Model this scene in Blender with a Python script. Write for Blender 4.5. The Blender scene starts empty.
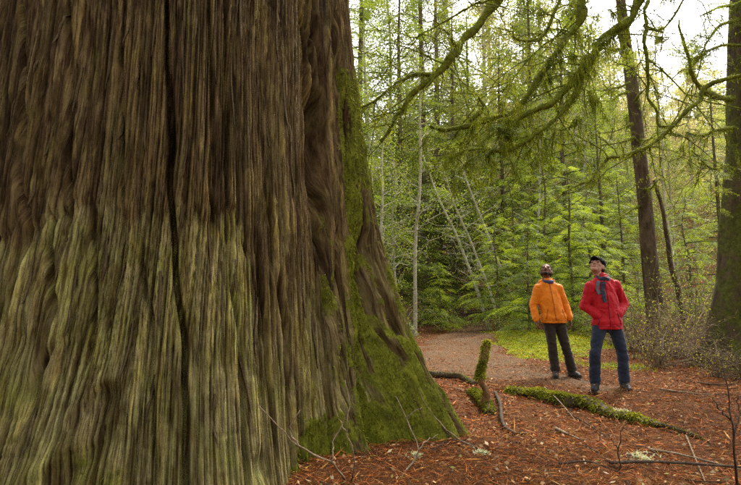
import bpy, math, random
import numpy as np
from mathutils import Vector, Matrix
from mathutils.bvhtree import BVHTree

rng = np.random.default_rng(11)
random.seed(11)
scene = bpy.context.scene
COL = scene.collection

# ------------------------------------------------------------------ camera
CAM_H, PITCH, F = 1.2, math.radians(6.7), 494.0     # focal length in pixels of a 741 px wide picture
cam_data = bpy.data.cameras.new('camera')
cam_data.sensor_width = 36.0
cam_data.lens = 24.0
cam_data.clip_end = 2000
cam = bpy.data.objects.new('camera', cam_data)
COL.objects.link(cam)
cam.location = (0, 0, CAM_H)
cam.rotation_euler = (math.radians(90) + PITCH, 0, 0)
scene.camera = cam

# ------------------------------------------------------------------ light
SUN_EL, SUN_AZ = math.radians(52), math.radians(38)   # azimuth from +Y towards +X
world = bpy.data.worlds.new('World')
scene.world = world
world.use_nodes = True
wn, wl = world.node_tree.nodes, world.node_tree.links
wn.clear()
sky = wn.new('ShaderNodeTexSky'); sky.sky_type = 'NISHITA'; sky.sun_disc = False
sky.sun_elevation = SUN_EL; sky.sun_rotation = SUN_AZ
sky.air_density = 1.0; sky.dust_density = 5.0; sky.ozone_density = 1.0
hs = wn.new('ShaderNodeHueSaturation'); hs.inputs['Saturation'].default_value = 0.10
bg = wn.new('ShaderNodeBackground'); bg.inputs['Strength'].default_value = 0.15
wo = wn.new('ShaderNodeOutputWorld')
wl.new(sky.outputs[0], hs.inputs['Color']); wl.new(hs.outputs[0], bg.inputs['Color']); wl.new(bg.outputs[0], wo.inputs[0])

sun_d = bpy.data.lights.new('sun', 'SUN')
sun_d.energy = 1.5
sun_d.angle = math.radians(10)
sun_d.color = (1.0, 0.89, 0.70)
sun = bpy.data.objects.new('sun', sun_d)
COL.objects.link(sun)
sd = Vector((math.sin(SUN_AZ) * math.cos(SUN_EL), math.cos(SUN_AZ) * math.cos(SUN_EL), math.sin(SUN_EL)))
sun.rotation_euler = sd.to_track_quat('Z', 'Y').to_euler()
sun.location = (10, 10, 30)

vs = scene.view_settings
vs.view_transform = 'Standard'; vs.look = 'None'; vs.gamma = 1.0; vs.use_curve_mapping = False
vs.exposure = 1.9
cy = scene.cycles
cy.max_bounces = 6; cy.diffuse_bounces = 3; cy.glossy_bounces = 2; cy.transmission_bounces = 4
cy.transparent_max_bounces = 4
cy.use_denoising = False        # a little grain, as in a photograph; keeps bark and needles crisp
cy.use_adaptive_sampling = False
cy.sample_clamp_indirect = 1.2; cy.sample_clamp_direct = 4
cy.caustics_reflective = False; cy.caustics_refractive = False

# ------------------------------------------------------------------ numeric helpers
def ray(px, py):
    dx, dy = (px - 370.5) / F, (242.5 - py) / F
    c, s = math.cos(PITCH), math.sin(PITCH)
    return np.array([dx, c - dy * s, s + dy * c])

def at(px, py, depth):                       # a point seen at a pixel, DEPTH metres in front along +Y
    r = ray(px, py)
    return np.array([0, 0, CAM_H]) + r * (depth / r[1])

def on_ground(px, py):
    r = ray(px, py)
    p = np.array([0, 0, CAM_H]) + r * (-CAM_H / r[2])
    p[2] = float(ground_h(p[0], p[1]))
    return p

def _h2(ix, iy, seed):
    n = (ix * 374761393 + iy * 668265263 + seed * 974711) & 0xffffffff
    n = ((n ^ (n >> 13)) * 1274126177) & 0xffffffff
    n = n ^ (n >> 16)
    return (n & 0xffff) / 32767.5 - 1.0

def noise2(x, y, seed=0):
    x = np.asarray(x, float); y = np.asarray(y, float)
    ix = np.floor(x).astype(np.int64); iy = np.floor(y).astype(np.int64)
    fx, fy = x - ix, y - iy
    ux, uy = fx * fx * fx * (fx * (6 * fx - 15) + 10), fy * fy * fy * (fy * (6 * fy - 15) + 10)
    a, b = _h2(ix, iy, seed), _h2(ix + 1, iy, seed)
    c, d = _h2(ix, iy + 1, seed), _h2(ix + 1, iy + 1, seed)
    return (a + (b - a) * ux) * (1 - uy) + (c + (d - c) * ux) * uy

def fbm2(x, y, seed=0, octaves=4, gain=.5):
    s, a = 0.0, 1.0
    for o in range(octaves):
        s = s + a * noise2(np.asarray(x) * 2 ** o, np.asarray(y) * 2 ** o, seed + o * 17)
        a *= gain
    return s

def noise3(p, seed=0):
    """cheap 3-D value noise: p (n,3)"""
    i = np.floor(p).astype(np.int64); f = p - i
    u = f * f * (3 - 2 * f)
    def h(dx, dy, dz):
        n = ((i[:, 0] + dx) * 374761393 + (i[:, 1] + dy) * 668265263 + (i[:, 2] + dz) * 2147483647 + seed * 974711) & 0xffffffff
        n = ((n ^ (n >> 13)) * 1274126177) & 0xffffffff
        n = n ^ (n >> 16)
        return (n & 0xffff) / 32767.5 - 1.0
    r = 0
    for dx in (0, 1):
        for dy in (0, 1):
            for dz in (0, 1):
                w = (u[:, 0] if dx else 1 - u[:, 0]) * (u[:, 1] if dy else 1 - u[:, 1]) * (u[:, 2] if dz else 1 - u[:, 2])
                r = r + w * h(dx, dy, dz)
    return r

def sstep(a, b, x):
    t = np.clip((np.asarray(x, float) - a) / (b - a), 0, 1)
    return t * t * (3 - 2 * t)

# ------------------------------------------------------------------ mesh helpers
def mesh_data(name, V, Q, attrs=None, smooth=False, mat=None, vecs=None, cols=None):
    V = np.ascontiguousarray(V, np.float32); Q = np.ascontiguousarray(Q, np.int32)
    me = bpy.data.meshes.new(name)
    k = Q.shape[1]
    me.vertices.add(len(V)); me.vertices.foreach_set('co', V.ravel())
    me.loops.add(Q.size); me.loops.foreach_set('vertex_index', Q.ravel())
    me.polygons.add(len(Q))
    me.polygons.foreach_set('loop_start', np.arange(0, Q.size, k, dtype=np.int32))
    me.polygons.foreach_set('use_smooth', np.full(len(Q), smooth, bool))
    me.update(calc_edges=True)
    for an, av in (attrs or {}).items():
        a = me.attributes.new(an, 'FLOAT', 'POINT'); a.data.foreach_set('value', np.ascontiguousarray(av, np.float32))
    for an, av in (vecs or {}).items():
        a = me.attributes.new(an, 'FLOAT_VECTOR', 'POINT'); a.data.foreach_set('vector', np.ascontiguousarray(av, np.float32).ravel())
    for an, av in (cols or {}).items():
        a = me.attributes.new(an, 'FLOAT_COLOR', 'POINT')
        av = np.concatenate([av, np.ones((len(av), 1))], 1)
        a.data.foreach_set('color', np.ascontiguousarray(av, np.float32).ravel())
    if mat is not None:
        me.materials.append(mat)
    return me

def link(name, me, parent=None, loc=None, rotz=0.0, scale=1.0):
    o = bpy.data.objects.new(name, me)
    COL.objects.link(o)
    if loc is not None: o.location = loc
    if rotz: o.rotation_euler = (0, 0, rotz)
    if scale != 1.0: o.scale = (scale,) * 3
    if parent is not None: o.parent = parent
    return o

def tag(o, label, cat, group=None):
    o['label'] = label; o['category'] = cat
    if group: o['group'] = group
    return o

def empty(name, loc, rotz=0.0, scale=1.0):
    o = link(name, None, None, loc, rotz, scale)
    o.empty_display_size = .2
    return o

class Acc:
    """collects quads with a per-vertex random value"""
    def __init__(s): s.V, s.Q, s.A, s.n = [], [], [], 0
    def add(s, V, Q, a=0.5):
        V = np.asarray(V, float); Q = np.asarray(Q, int)
        if len(V) == 0: return
        s.V.append(V); s.Q.append(Q + s.n); s.A.append(np.broadcast_to(np.asarray(a, float), (len(V),)).copy()); s.n += len(V)
    def arrays(s): return np.concatenate(s.V), np.concatenate(s.Q), np.concatenate(s.A)
    def build(s, name, mat, smooth=False):
        V, Q, A = s.arrays()
        return mesh_data(name, V, Q, {'v': A}, smooth, mat)

def spline(pts, n):
    """Catmull-Rom through pts, n samples (also for rows that carry a radius)"""
    P = np.asarray(pts, float)
    if len(P) == 2: P = np.array([P[0], (P[0] + P[1]) / 2, P[1]])
    P = np.vstack([2 * P[0] - P[1], P, 2 * P[-1] - P[-2]])
    m = len(P) - 3
    t = np.linspace(0, m - 1e-6, n); i = t.astype(int); f = (t - i)[:, None]
    a, b, c, d = P[i], P[i + 1], P[i + 2], P[i + 3]
    return .5 * ((2 * b) + (-a + c) * f + (2 * a - 5 * b + 4 * c - d) * f ** 2 + (-a + 3 * b - 3 * c + d) * f ** 3)

def tube(P, R, nseg=8, rough=0.0, seed=0, closed=True):
    P = np.asarray(P, float); n = len(P); R = np.broadcast_to(np.asarray(R, float), (n,))
    T = np.gradient(P, axis=0); T /= np.linalg.norm(T, axis=1)[:, None] + 1e-9
    ref = np.array([0.0, 0, 1]) if abs(T[:, 2]).mean() < .8 else np.array([1.0, 0.1, 0])
    U = np.cross(T, ref); U /= np.linalg.norm(U, axis=1)[:, None] + 1e-9
    W = np.cross(U, T)
    a = np.arange(nseg) * 2 * math.pi / nseg
    rr = R[:, None] * np.ones(nseg)[None]
    if rough:
        L = np.concatenate([[0], np.cumsum(np.linalg.norm(np.diff(P, axis=0), axis=1))])
        q = np.stack([np.cos(a)[None] * 1.3 + 0 * L[:, None], np.sin(a)[None] * 1.3 + 0 * L[:, None], L[:, None] / (R.mean() * 2.5) + 0 * a[None]], -1).reshape(-1, 3)
        rr = rr * (1 + rough * noise3(q + seed * 7.3, seed).reshape(n, nseg) + rough * .5 * noise3(q * 2.3 + 3, seed).reshape(n, nseg))
    V = P[:, None] + rr[..., None] * (np.cos(a)[None, :, None] * U[:, None] + np.sin(a)[None, :, None] * W[:, None])
    V = V.reshape(-1, 3)
    j = np.arange(nseg); k = (j + 1) % nseg
    Q = np.concatenate([np.stack([i * nseg + j, (i + 1) * nseg + j, (i + 1) * nseg + k, i * nseg + k], 1) for i in range(n - 1)])
    if closed:
        c0, c1 = len(V), len(V) + 1
        V = np.vstack([V, P[0], P[-1]])
        # caps as quads: two fan triangles share the centre
        jj = np.arange(0, nseg - 1, 2)
        e = (n - 1) * nseg
        cap = [np.stack([np.full(len(jj), c0), jj, jj + 1, (jj + 2) % nseg], 1), np.stack([np.full(len(jj), c1), e + (jj + 2) % nseg, e + jj + 1, e + jj], 1)]
        if nseg % 2 == 0: Q = np.concatenate([Q] + cap)
    return V, Q

def rots(fwd, up):
    """(n,3) forward and up vectors -> (n,3,3) matrices with columns forward, side, up"""
    f = fwd / (np.linalg.norm(fwd, axis=1)[:, None] + 1e-9)
    s = np.cross(up, f); s /= np.linalg.norm(s, axis=1)[:, None] + 1e-9
    u = np.cross(f, s)
    return np.stack([f, s, u], -1)

def instance(TV, TQ, M, T, S):
    n, m = len(T), len(TV)
    V = np.einsum('nij,mj->nmi', M, TV) * np.asarray(S).reshape(n, 1, 1) + T[:, None]
    Q = TQ[None] + (np.arange(n) * m)[:, None, None]
    return V.reshape(-1, 3), Q.reshape(-1, TQ.shape[1])

def blades(P, D, L, W, sag=0.0):
    """diamond blades at P along D (unit), length L, width W"""
    n = len(P)
    r = rng.normal(size=(n, 3)); s = np.cross(D, r); s /= np.linalg.norm(s, axis=1)[:, None] + 1e-9
    L = np.broadcast_to(L, (n,))[:, None]; W = np.broadcast_to(W, (n,))[:, None]
    mid = P + D * L * .45
    tip = P + D * L; tip[:, 2] -= sag * L[:, 0]
    V = np.stack([P, mid + s * W / 2, tip, mid - s * W / 2], 1).reshape(-1, 3)
    Q = np.arange(4 * n).reshape(n, 4)
    return V, Q

def sample_surface(V, Q, n, weight=None):
    """random points and normals on quads"""
    a, b, c, d = (V[Q[:, i]] for i in range(4))
    N = np.cross(c - a, d - b); A = np.linalg.norm(N, axis=1)
    N = N / (A[:, None] + 1e-12)
    w = A * (1 if weight is None else weight)
    idx = rng.choice(len(Q), n, p=w / w.sum())
    u, v = rng.random((n, 1)), rng.random((n, 1))
    P = (a[idx] * (1 - u) + b[idx] * u) * (1 - v) + (d[idx] * (1 - u) + c[idx] * u) * v
    return P, N[idx], idx

def unit(v): return v / (np.linalg.norm(v, axis=-1, keepdims=True) + 1e-9)

# ------------------------------------------------------------------ materials
class NT:
    def __init__(s, name):
        s.m = bpy.data.materials.new(name); s.m.use_nodes = True
        s.t = s.m.node_tree; s.t.nodes.clear()
        s.out = s.t.nodes.new('ShaderNodeOutputMaterial')
    def n(s, kind, **kw):
        o = s.t.nodes.new('ShaderNode' + kind)
        for k, v in kw.items():
            if hasattr(o, k): setattr(o, k, v)
            else: o.inputs[k.replace('_', ' ')].default_value = v
        return o
    def l(s, a, b): s.t.links.new(a, b)
    def attr(s, name, out='Fac'):
        return s.n('Attribute', attribute_name=name).outputs[out]
    def mapping(s, vec, scale):
        m = s.n('Mapping'); s.l(vec, m.inputs['Vector']); m.inputs['Scale'].default_value = scale
        return m.outputs[0]
    def noise(s, vec, scale, detail=4, rough=.6, dist=0.0):
        o = s.n('TexNoise'); s.l(vec, o.inputs['Vector'])
        o.inputs['Scale'].default_value = scale; o.inputs['Detail'].default_value = detail
        o.inputs['Roughness'].default_value = rough; o.inputs['Distortion'].default_value = dist
        return o.outputs['Fac']
    def ramp(s, fac, stops):
        o = s.n('ValToRGB'); s.l(fac, o.inputs[0])
        e = o.color_ramp.elements
        while len(e) < len(stops): e.new(.5)
        for x, (p, c) in zip(e, stops): x.position = p; x.color = (*c, 1) if len(c) == 3 else c
        return o.outputs[0]
    def mix(s, fac, a, b, mode='MIX'):
        o = s.n('Mix', data_type='RGBA', blend_type=mode)
        for sock, v in ((o.inputs[0], fac), (o.inputs[6], a), (o.inputs[7], b)):
            if hasattr(v, 'is_output'): s.l(v, sock)
            elif isinstance(v, (int, float)): sock.default_value = v
            else: sock.default_value = (*v, 1)
        return o.outputs[2]
    def math(s, op, a, b=0.0):
        o = s.n('Math', operation=op)
        for i, v in ((0, a), (1, b)):
            if hasattr(v, 'is_output'): s.l(v, o.inputs[i])
            else: o.inputs[i].default_value = v
        return o.outputs[0]
    def bump(s, h, strength, dist, normal=None):
        o = s.n('Bump'); s.l(h, o.inputs['Height'])
        o.inputs['Strength'].default_value = strength; o.inputs['Distance'].default_value = dist
        if normal is not None: s.l(normal, o.inputs['Normal'])
        return o.outputs[0]
    def surf(s, color, rough=.8, normal=None, spec=.3, sheen=0.0):
        p = s.n('BsdfPrincipled')
        if hasattr(color, 'is_output'): s.l(color, p.inputs['Base Color'])
        else: p.inputs['Base Color'].default_value = (*color, 1)
        if hasattr(rough, 'is_output'): s.l(rough, p.inputs['Roughness'])
        else: p.inputs['Roughness'].default_value = rough
        p.inputs['Specular IOR Level'].default_value = spec
        if sheen: p.inputs['Sheen Weight'].default_value = sheen
        if normal is not None: s.l(normal, p.inputs['Normal'])
        s.l(p.outputs[0], s.out.inputs[0])
        return s.m

def geo(m):
    return m.n('TexCoord').outputs['Object']

def mat_leaf(name, dark, mid, light, transl=.45, patch=.5, spec=.2):
    m = NT(name)
    v = m.attr('v')
    big = m.noise(m.n('NewGeometry').outputs['Position'], patch, 3)
    rnd = m.n('ObjectInfo').outputs['Random']
    f = m.math('ADD', m.math('MULTIPLY', v, .6), m.math('MULTIPLY', m.math('SUBTRACT', big, .5), 1.5))
    f = m.math('ADD', f, m.math('MULTIPLY', m.math('SUBTRACT', rnd, .5), .35))
    f = m.math('ADD', f, .15)
    c = m.ramp(f, [(0, dark), (.5, mid), (1, light)])
    d = m.n('BsdfPrincipled'); m.l(c, d.inputs['Base Color']); d.inputs['Roughness'].default_value = .55
    d.inputs['Specular IOR Level'].default_value = spec
    t = m.n('BsdfTranslucent'); m.l(m.mix(.5, c, m.mix(1.0, c, (1.5, 1.35, .5), 'MULTIPLY')), t.inputs['Color'])
    x = m.n('MixShader'); x.inputs[0].default_value = transl
    m.l(d.outputs[0], x.inputs[1]); m.l(t.outputs[0], x.inputs[2]); m.l(x.outputs[0], m.out.inputs[0])
    return m.m

def mat_bark(name, dark, mid, light, moss=0.0, scale=6.0, stretch=.18, mosscol=((.035, .05, .008), (.12, .15, .02))):
    m = NT(name)
    co = geo(m)
    st = m.mapping(co, (1, 1, stretch))
    n1 = m.noise(st, scale, 6, .65, .4)
    n2 = m.noise(st, scale * 5, 5, .6)
    c = m.ramp(n1, [(.28, dark), (.5, mid), (.74, light)])
    c = m.mix(m.math('MULTIPLY', n2, .5), c, m.mix(1.0, c, (.45, .42, .4), 'MULTIPLY'))
    nb = m.bump(m.math('ADD', n1, m.math('MULTIPLY', n2, .5)), 1.0, .03)
    if moss > 0:
        mn = m.noise(co, 2.2, 6, .7)
        lo = .72 - .45 * moss
        mf = m.ramp(mn, [(lo, (0, 0, 0)), (lo + .12, (1, 1, 1))])
        mc = m.ramp(m.noise(co, 14, 4, .7), [(.3, mosscol[0]), (.7, mosscol[1])])
        c = m.mix(mf, c, mc)
        nb = m.bump(m.noise(co, 60, 3), .6, .015, nb)
    return m.surf(c, .9, nb, .15)
# ================================================================== the ground
PATH = np.array([(6.3, 36, .65), (5.6, 29, .7), (4.2, 21, .8), (2.5, 14, .9), (1.95, 10.4, 1.0), (2.2, 8.8, .9), (2.8, 7.6, .65), (3.5, 6.9, .3)])
PATHS = spline(PATH, 160)

def path_d(x, y):
    """distance to the path's centre line in half-widths, roughly"""
    x = np.asarray(x, float); y = np.asarray(y, float); sh = x.shape
    X = np.stack([x.ravel(), y.ravel()], 1)
    best = np.full(len(X), 99.0)
    for i in range(0, len(X), 20000):
        d = np.linalg.norm(X[i:i + 20000, None] - PATHS[None, :, :2], axis=2) / PATHS[None, :, 2]
        best[i:i + 20000] = d.min(1)
    return best.reshape(sh)

def ground_h(x, y):
    x = np.asarray(x, float); y = np.asarray(y, float)
    r = np.hypot(x, y)
    h = .05 * noise2(x * .8, y * .8, 3) + .025 * noise2(x * 2.3, y * 2.3, 4)
    h = h * sstep(.5, 4, r)
    # moss bank behind the walkers
    h = h + .30 * np.exp(-(((x - 4.7) / 2.4) ** 2 + ((y - 14.0) / 2.6) ** 2))
    # the brushy bank to the right, under the big trunks
    h = h + .35 * sstep(0, 4.5, x - 5.5) * sstep(8.2, 11, y)
    # slopes behind the wood
    rise = sstep(24, 120, y - .15 * np.abs(x - 6)) * (38 + 12 * np.sin(x * .02 + 1.0) + 8 * noise2(x * .02, y * .02, 8))
    h = h + rise * (.35 + .65 * sstep(-25, 45, x))
    h = h + .25 * noise2(x * .15, y * .15, 9) * sstep(14, 30, r)
    return h

def graded(lo, hi, c, n, k):
    t = np.linspace(-1, 1, n)
    s = np.sinh(t * k) / math.sinh(k)
    return np.where(s < 0, c + s * (c - lo), c + s * (hi - c))

gx = graded(-170, 210, 1.5, 300, 4.9)
gy = graded(-40, 240, 5.5, 330, 4.6)
GX, GY = np.meshgrid(gx, gy, indexing='ij')
GZ = ground_h(GX, GY)
fine = .012 * fbm2(GX * 7, GY * 7, 31, 3) * sstep(14, 7, np.hypot(GX, GY))
GZ = GZ + fine
moss_a = sstep(.1, .7, 1.5 * np.exp(-(((GX - 4.9) / 2.3) ** 2 + ((GY - 14.0) / 3.6) ** 2)) + .55 * fbm2(GX * .9, GY * .9, 40, 5))
moss_b = sstep(.75, 1.05, fbm2(GX * .9, GY * .9, 55, 4) + .15) * .8
moss_a = moss_a * sstep(.03, .25, np.exp(-(((GX - 4.9) / 2.3) ** 2 + ((GY - 14.0) / 3.6) ** 2)))
MOSS = np.clip(moss_a + moss_b * sstep(8, 11, GY), 0, 1)
pd = path_d(GX, GY)
PTH = sstep(1.25, .75, pd + .35 * fbm2(GX * 1.3, GY * 1.3, 61, 3))
GV = np.stack([GX, GY, GZ], -1).reshape(-1, 3)
nx, ny = GX.shape
ii, jj = np.meshgrid(np.arange(nx - 1), np.arange(ny - 1), indexing='ij')
b0 = (ii * ny + jj).ravel()
GQ = np.stack([b0, b0 + ny, b0 + ny + 1, b0 + 1], 1)

m = NT('forest_floor')
co = m.n('NewGeometry').outputs['Position']
n1 = m.noise(co, 1.6, 6, .65)
n2 = m.noise(co, 26, 6, .75, 1.0)
n3 = m.noise(co, 90, 4, .7)
lit = m.ramp(n2, [(.25, (.030, .012, .005)), (.45, (.095, .034, .010)), (.6, (.18, .068, .018)), (.8, (.23, .12, .045))])
lit = m.mix(m.math('MULTIPLY', n1, .55), lit, m.mix(1.0, lit, (.55, .6, .6), 'MULTIPLY'))
pth = m.ramp(n2, [(.25, (.042, .020, .009)), (.5, (.115, .058, .024)), (.8, (.21, .13, .06))])
mos = m.ramp(m.noise(co, 9, 6, .75), [(.3, (.055, .075, .006)), (.52, (.16, .20, .015)), (.72, (.27, .30, .03))])
mf = m.ramp(m.math('ADD', m.attr('moss'), m.math('MULTIPLY', m.math('SUBTRACT', n2, .5), .9)), [(.4, (0, 0, 0)), (.62, (1, 1, 1))])
pf = m.ramp(m.math('ADD', m.attr('path'), m.math('MULTIPLY', m.math('SUBTRACT', n1, .5), .8)), [(.35, (0, 0, 0)), (.7, (1, 1, 1))])
c = m.mix(pf, lit, pth)
c = m.mix(mf, c, mos)
nb = m.bump(n2, .9, .05)
nb = m.bump(n3, .8, .02, nb)
MAT_FLOOR = m.surf(c, .95, nb, .12)
gmoss = np.where(PTH > .5, MOSS * .12, MOSS)
g = link('forest_ground', mesh_data('forest_ground', GV, GQ, {'moss': gmoss.ravel(), 'path': PTH.ravel() * .75}, True, MAT_FLOOR))
g['kind'] = 'structure'; g['label'] = 'forest floor of red-brown needles with moss patches'

# the trodden path: a sheet that lies on the ground and dips under it at its ragged edges
n_a, n_c = 150, 34
pp = spline(PATH, n_a)
tan = np.gradient(pp[:, :2], axis=0); tan /= np.linalg.norm(tan, axis=1)[:, None]
nor = np.stack([-tan[:, 1], tan[:, 0]], 1)
w = np.linspace(-1.35, 1.35, n_c)
PX = pp[:, None, 0] + nor[:, None, 0] * w[None] * pp[:, None, 2]
PY = pp[:, None, 1] + nor[:, None, 1] * w[None] * pp[:, None, 2]
edge = np.abs(w)[None] + .3 * fbm2(PX * 1.4, PY * 1.4, 77, 3)
PZ = ground_h(PX, PY) + .012 * fbm2(PX * 7, PY * 7, 31, 3) + .022 - .07 * sstep(.7, 1.3, edge) + .008 * noise2(PX * 5, PY * 5, 12)
b0 = (np.arange(n_a - 1)[:, None] * n_c + np.arange(n_c - 1)[None]).ravel()
m = NT('trodden_earth')
co = m.n('NewGeometry').outputs['Position']
n1 = m.noise(co, 2.0, 6, .65); n2 = m.noise(co, 34, 6, .75, .6); n3 = m.noise(co, 110, 3)
c = m.ramp(n2, [(.25, (.032, .020, .011)), (.5, (.100, .060, .031)), (.78, (.21, .145, .088))])
c = m.mix(m.ramp(n1, [(.4, (0, 0, 0)), (.65, (.8, .8, .8))]), c, m.mix(1.0, c, (1.05, .75, .5), 'MULTIPLY'))
o = link('footpath', mesh_data('footpath', np.stack([PX, PY, PZ], -1).reshape(-1, 3), np.stack([b0, b0 + n_c, b0 + n_c + 1, b0 + 1], 1), None, True,
         m.surf(c, .95, m.bump(n3, .7, .015, m.bump(n2, .8, .03)), .1)))
o['kind'] = 'structure'; o['label'] = 'trodden brown earth footpath leading into the wood'
# ================================================================== the giant cedar
CX, CY = -1.9, 4.8

def cedar_base(a, z):
    """radius of the fluted stem before its bark, angle a (radians, world) and height z"""
    rb = np.interp(z, [-.5, 0, 1.2, 4.3, 8, 16.5], [1.80, 1.76, 1.70, 1.54, 1.38, .95])
    r = rb + 0 * a
    zz = np.maximum(z, -.3)
    for deg, w, A, k in ((-6, .15, .98, 1.35), (-24, .085, .34, 1.0), (-58, .22, .42, 1.0), (-88, .20, .40, .9), (-118, .24, .50, 1.0), (-150, .25, .55, 1.0),
                         (30, .2, .5, 1.1), (70, .25, .6, 1.1), (110, .22, .5, 1.1), (150, .25, .55, 1.0), (180, .2, .4, 1.0)):
        d = (a - math.radians(deg) + math.pi) % (2 * math.pi) - math.pi
        r = r + A * np.exp(-(d / w) ** 2) * np.exp(-zz / k)
    # long flutes that run the whole height
    r = r + .05 * np.cos(a * 7 + .6 + .12 * z) + .035 * np.cos(a * 12 + 2 - .1 * z)
    return r

def cedar_hit(px, py):
    """pixel -> (angle, height) on the stem"""
    d = ray(px, py); d = d / np.linalg.norm(d)
    t = np.linspace(1.5, 7.5, 1200)
    P = np.array([0, 0, CAM_H])[None] + d[None] * t[:, None]
    a = np.arctan2(P[:, 1] - CY, P[:, 0] - CX)
    inside = np.hypot(P[:, 0] - CX, P[:, 1] - CY) < cedar_base(a, P[:, 2])
    i = int(np.argmax(inside)) if inside.any() else int(np.argmin(np.hypot(P[:, 0] - CX, P[:, 1] - CY)))
    return a[i], P[i, 2]

A0, A1 = math.radians(-168), math.radians(28)
n_dense, n_back = 1240, 110
# columns spaced evenly along the surface (not the angle), so that the flanks of the buttresses get their share
fa_ = np.linspace(A0, A0 + 2 * math.pi, 8001)
fr_ = cedar_base(fa_, np.full_like(fa_, .55))
arc_ = np.concatenate([[0], np.cumsum(np.hypot(np.diff(fr_ * np.cos(fa_)), np.diff(fr_ * np.sin(fa_))))])
arc_ = arc_ - np.interp(math.radians(-70), fa_, arc_)
ang_d = np.interp(np.linspace(np.interp(A0, fa_, arc_), np.interp(A1, fa_, arc_), n_dense, endpoint=False), arc_, fa_)
ang = np.concatenate([ang_d, np.linspace(A1, A0 + 2 * math.pi, n_back, endpoint=False)])
zs = np.concatenate([np.linspace(-.35, 5.0, 310, endpoint=False), np.linspace(5.0, 16.5, 36)])
AA, ZZ = np.meshgrid(ang, zs, indexing='ij')
R0 = cedar_base(AA, ZZ)
S = np.interp(AA, fa_, arc_)
# grain that wanders, and fans out with the roots
warp = S + .07 * noise2(S * .9, ZZ * .40, 101) + .020 * noise2(S * 2.6, ZZ * .7, 102) + .004 * noise2(S * 7, ZZ * 2.0, 103)

# ragged line where the outer bark ends above the bare wood
tl = [cedar_hit(px, py) for px, py in ((2, 232), (20, 228), (38, 236), (48, 212), (90, 207), (130, 212), (168, 208), (176, 214), (208, 206), (232, 206), (250, 250), (262, 330))]
tl = sorted(tl)
zl = np.interp(AA, [t[0] for t in tl], [t[1] for t in tl])
zl = zl + .05 * noise2(S * 3.5, S * 0 + 3, 5) + .07 * noise2(S * 11, S * 0, 6) + .05 * noise2(S * 34, S * 0, 7) + .03 * noise2(S * 80, S * 0, 8)
a_lo, a_hi = tl[0][0], tl[-1][0]
in_rng = sstep(a_lo - .5, a_lo - .1, AA) * sstep(a_hi + .03, a_hi - .05, AA)
below = sstep(.05, -.05, ZZ - zl)
wood = below * in_rng
lowood = np.clip(wood + .55 * sstep(1.5, .3, ZZ + .3 * noise2(S * 2, ZZ, 9)), 0, 1)

def grooves(f, aniso, w, seed, off=0.0):
    n = noise2(warp * f + off, ZZ * f * aniso, seed) + .35 * noise2(warp * f * 2.1 + 9, ZZ * f * 2.1 * aniso, seed + 1)
    return np.exp(-(n / w) ** 2)
bark = 1 - wood
def strips(f, seed, seglen):
    """separate fibrous strips: a height for each strip, and the groove between strips"""
    u = warp * f + .35 * noise2(warp * f * .35, ZZ * .4, seed) + .06 * noise2(warp * f * .9, ZZ * 1.0, seed + 1)
    i = np.floor(u); fr = u - i
    w_ = ZZ / seglen + 9 * _h2(i.astype(np.int64), np.int64(3), seed + 2) + .10 * (fr - .5)
    k = np.floor(w_); fz = w_ - k
    h0 = _h2(i.astype(np.int64), k.astype(np.int64), seed + 3)
    h1 = _h2(i.astype(np.int64), (k + 1).astype(np.int64), seed + 3)
    h = h0 + (h1 - h0) * sstep(.88, 1.0, fz)
    e = np.minimum(fr, 1 - fr)
    gw = .060 + .040 * noise2(ZZ * 3, i * 1.7, seed + 4)
    return h, np.exp(-(e / gw) ** 2), 1 - (2 * fr - 1) ** 2
g1 = grooves(4.6, .045, .12, 201)
g2 = grooves(10.5, .05, .16, 211)
g3 = grooves(23, .09, .28, 221)
g4 = grooves(48, .10, .35, 231)
g5 = grooves(85, .07, .4, 241)
amp = .55 + .45 * sstep(-.4, .5, noise2(S * 1.2, ZZ * .5, 15))
s1h, s1g, s1r = strips(11, 801, .75)
s2h, s2g, s2r = strips(27, 811, .45)
s3h, s3g, s3r = strips(55, 821, .30)
D = .007 * s1h + .0065 * s2h + .0042 * s3h - .050 * s1g * (.4 + .6 * amp) - .024 * s2g - .011 * s3g + .003 * s1r
D = D - .026 * g1 * amp - .012 * g2 * amp - .004 * g4 - .004 * g5
D = D + .008 * noise2(warp * 6, ZZ * .4, 300) + .004 * noise2(warp * 16, ZZ * 1.2, 301) + .003 * noise2(warp * 34, ZZ * 4, 302)
D = D + .014 * bark
# the bark's thick lower lip
D = D - in_rng * .022 * np.exp(-((ZZ - zl + .02) / .022) ** 2) * sstep(-.5, .4, noise2(S * 6, ZZ, 21))
# cross checks in the old wood
chk = np.exp(-(noise2(warp * 5, ZZ * 16, 330) / .14) ** 2)
D = D - .007 * wood * chk * sstep(1.3, .4, ZZ)

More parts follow.
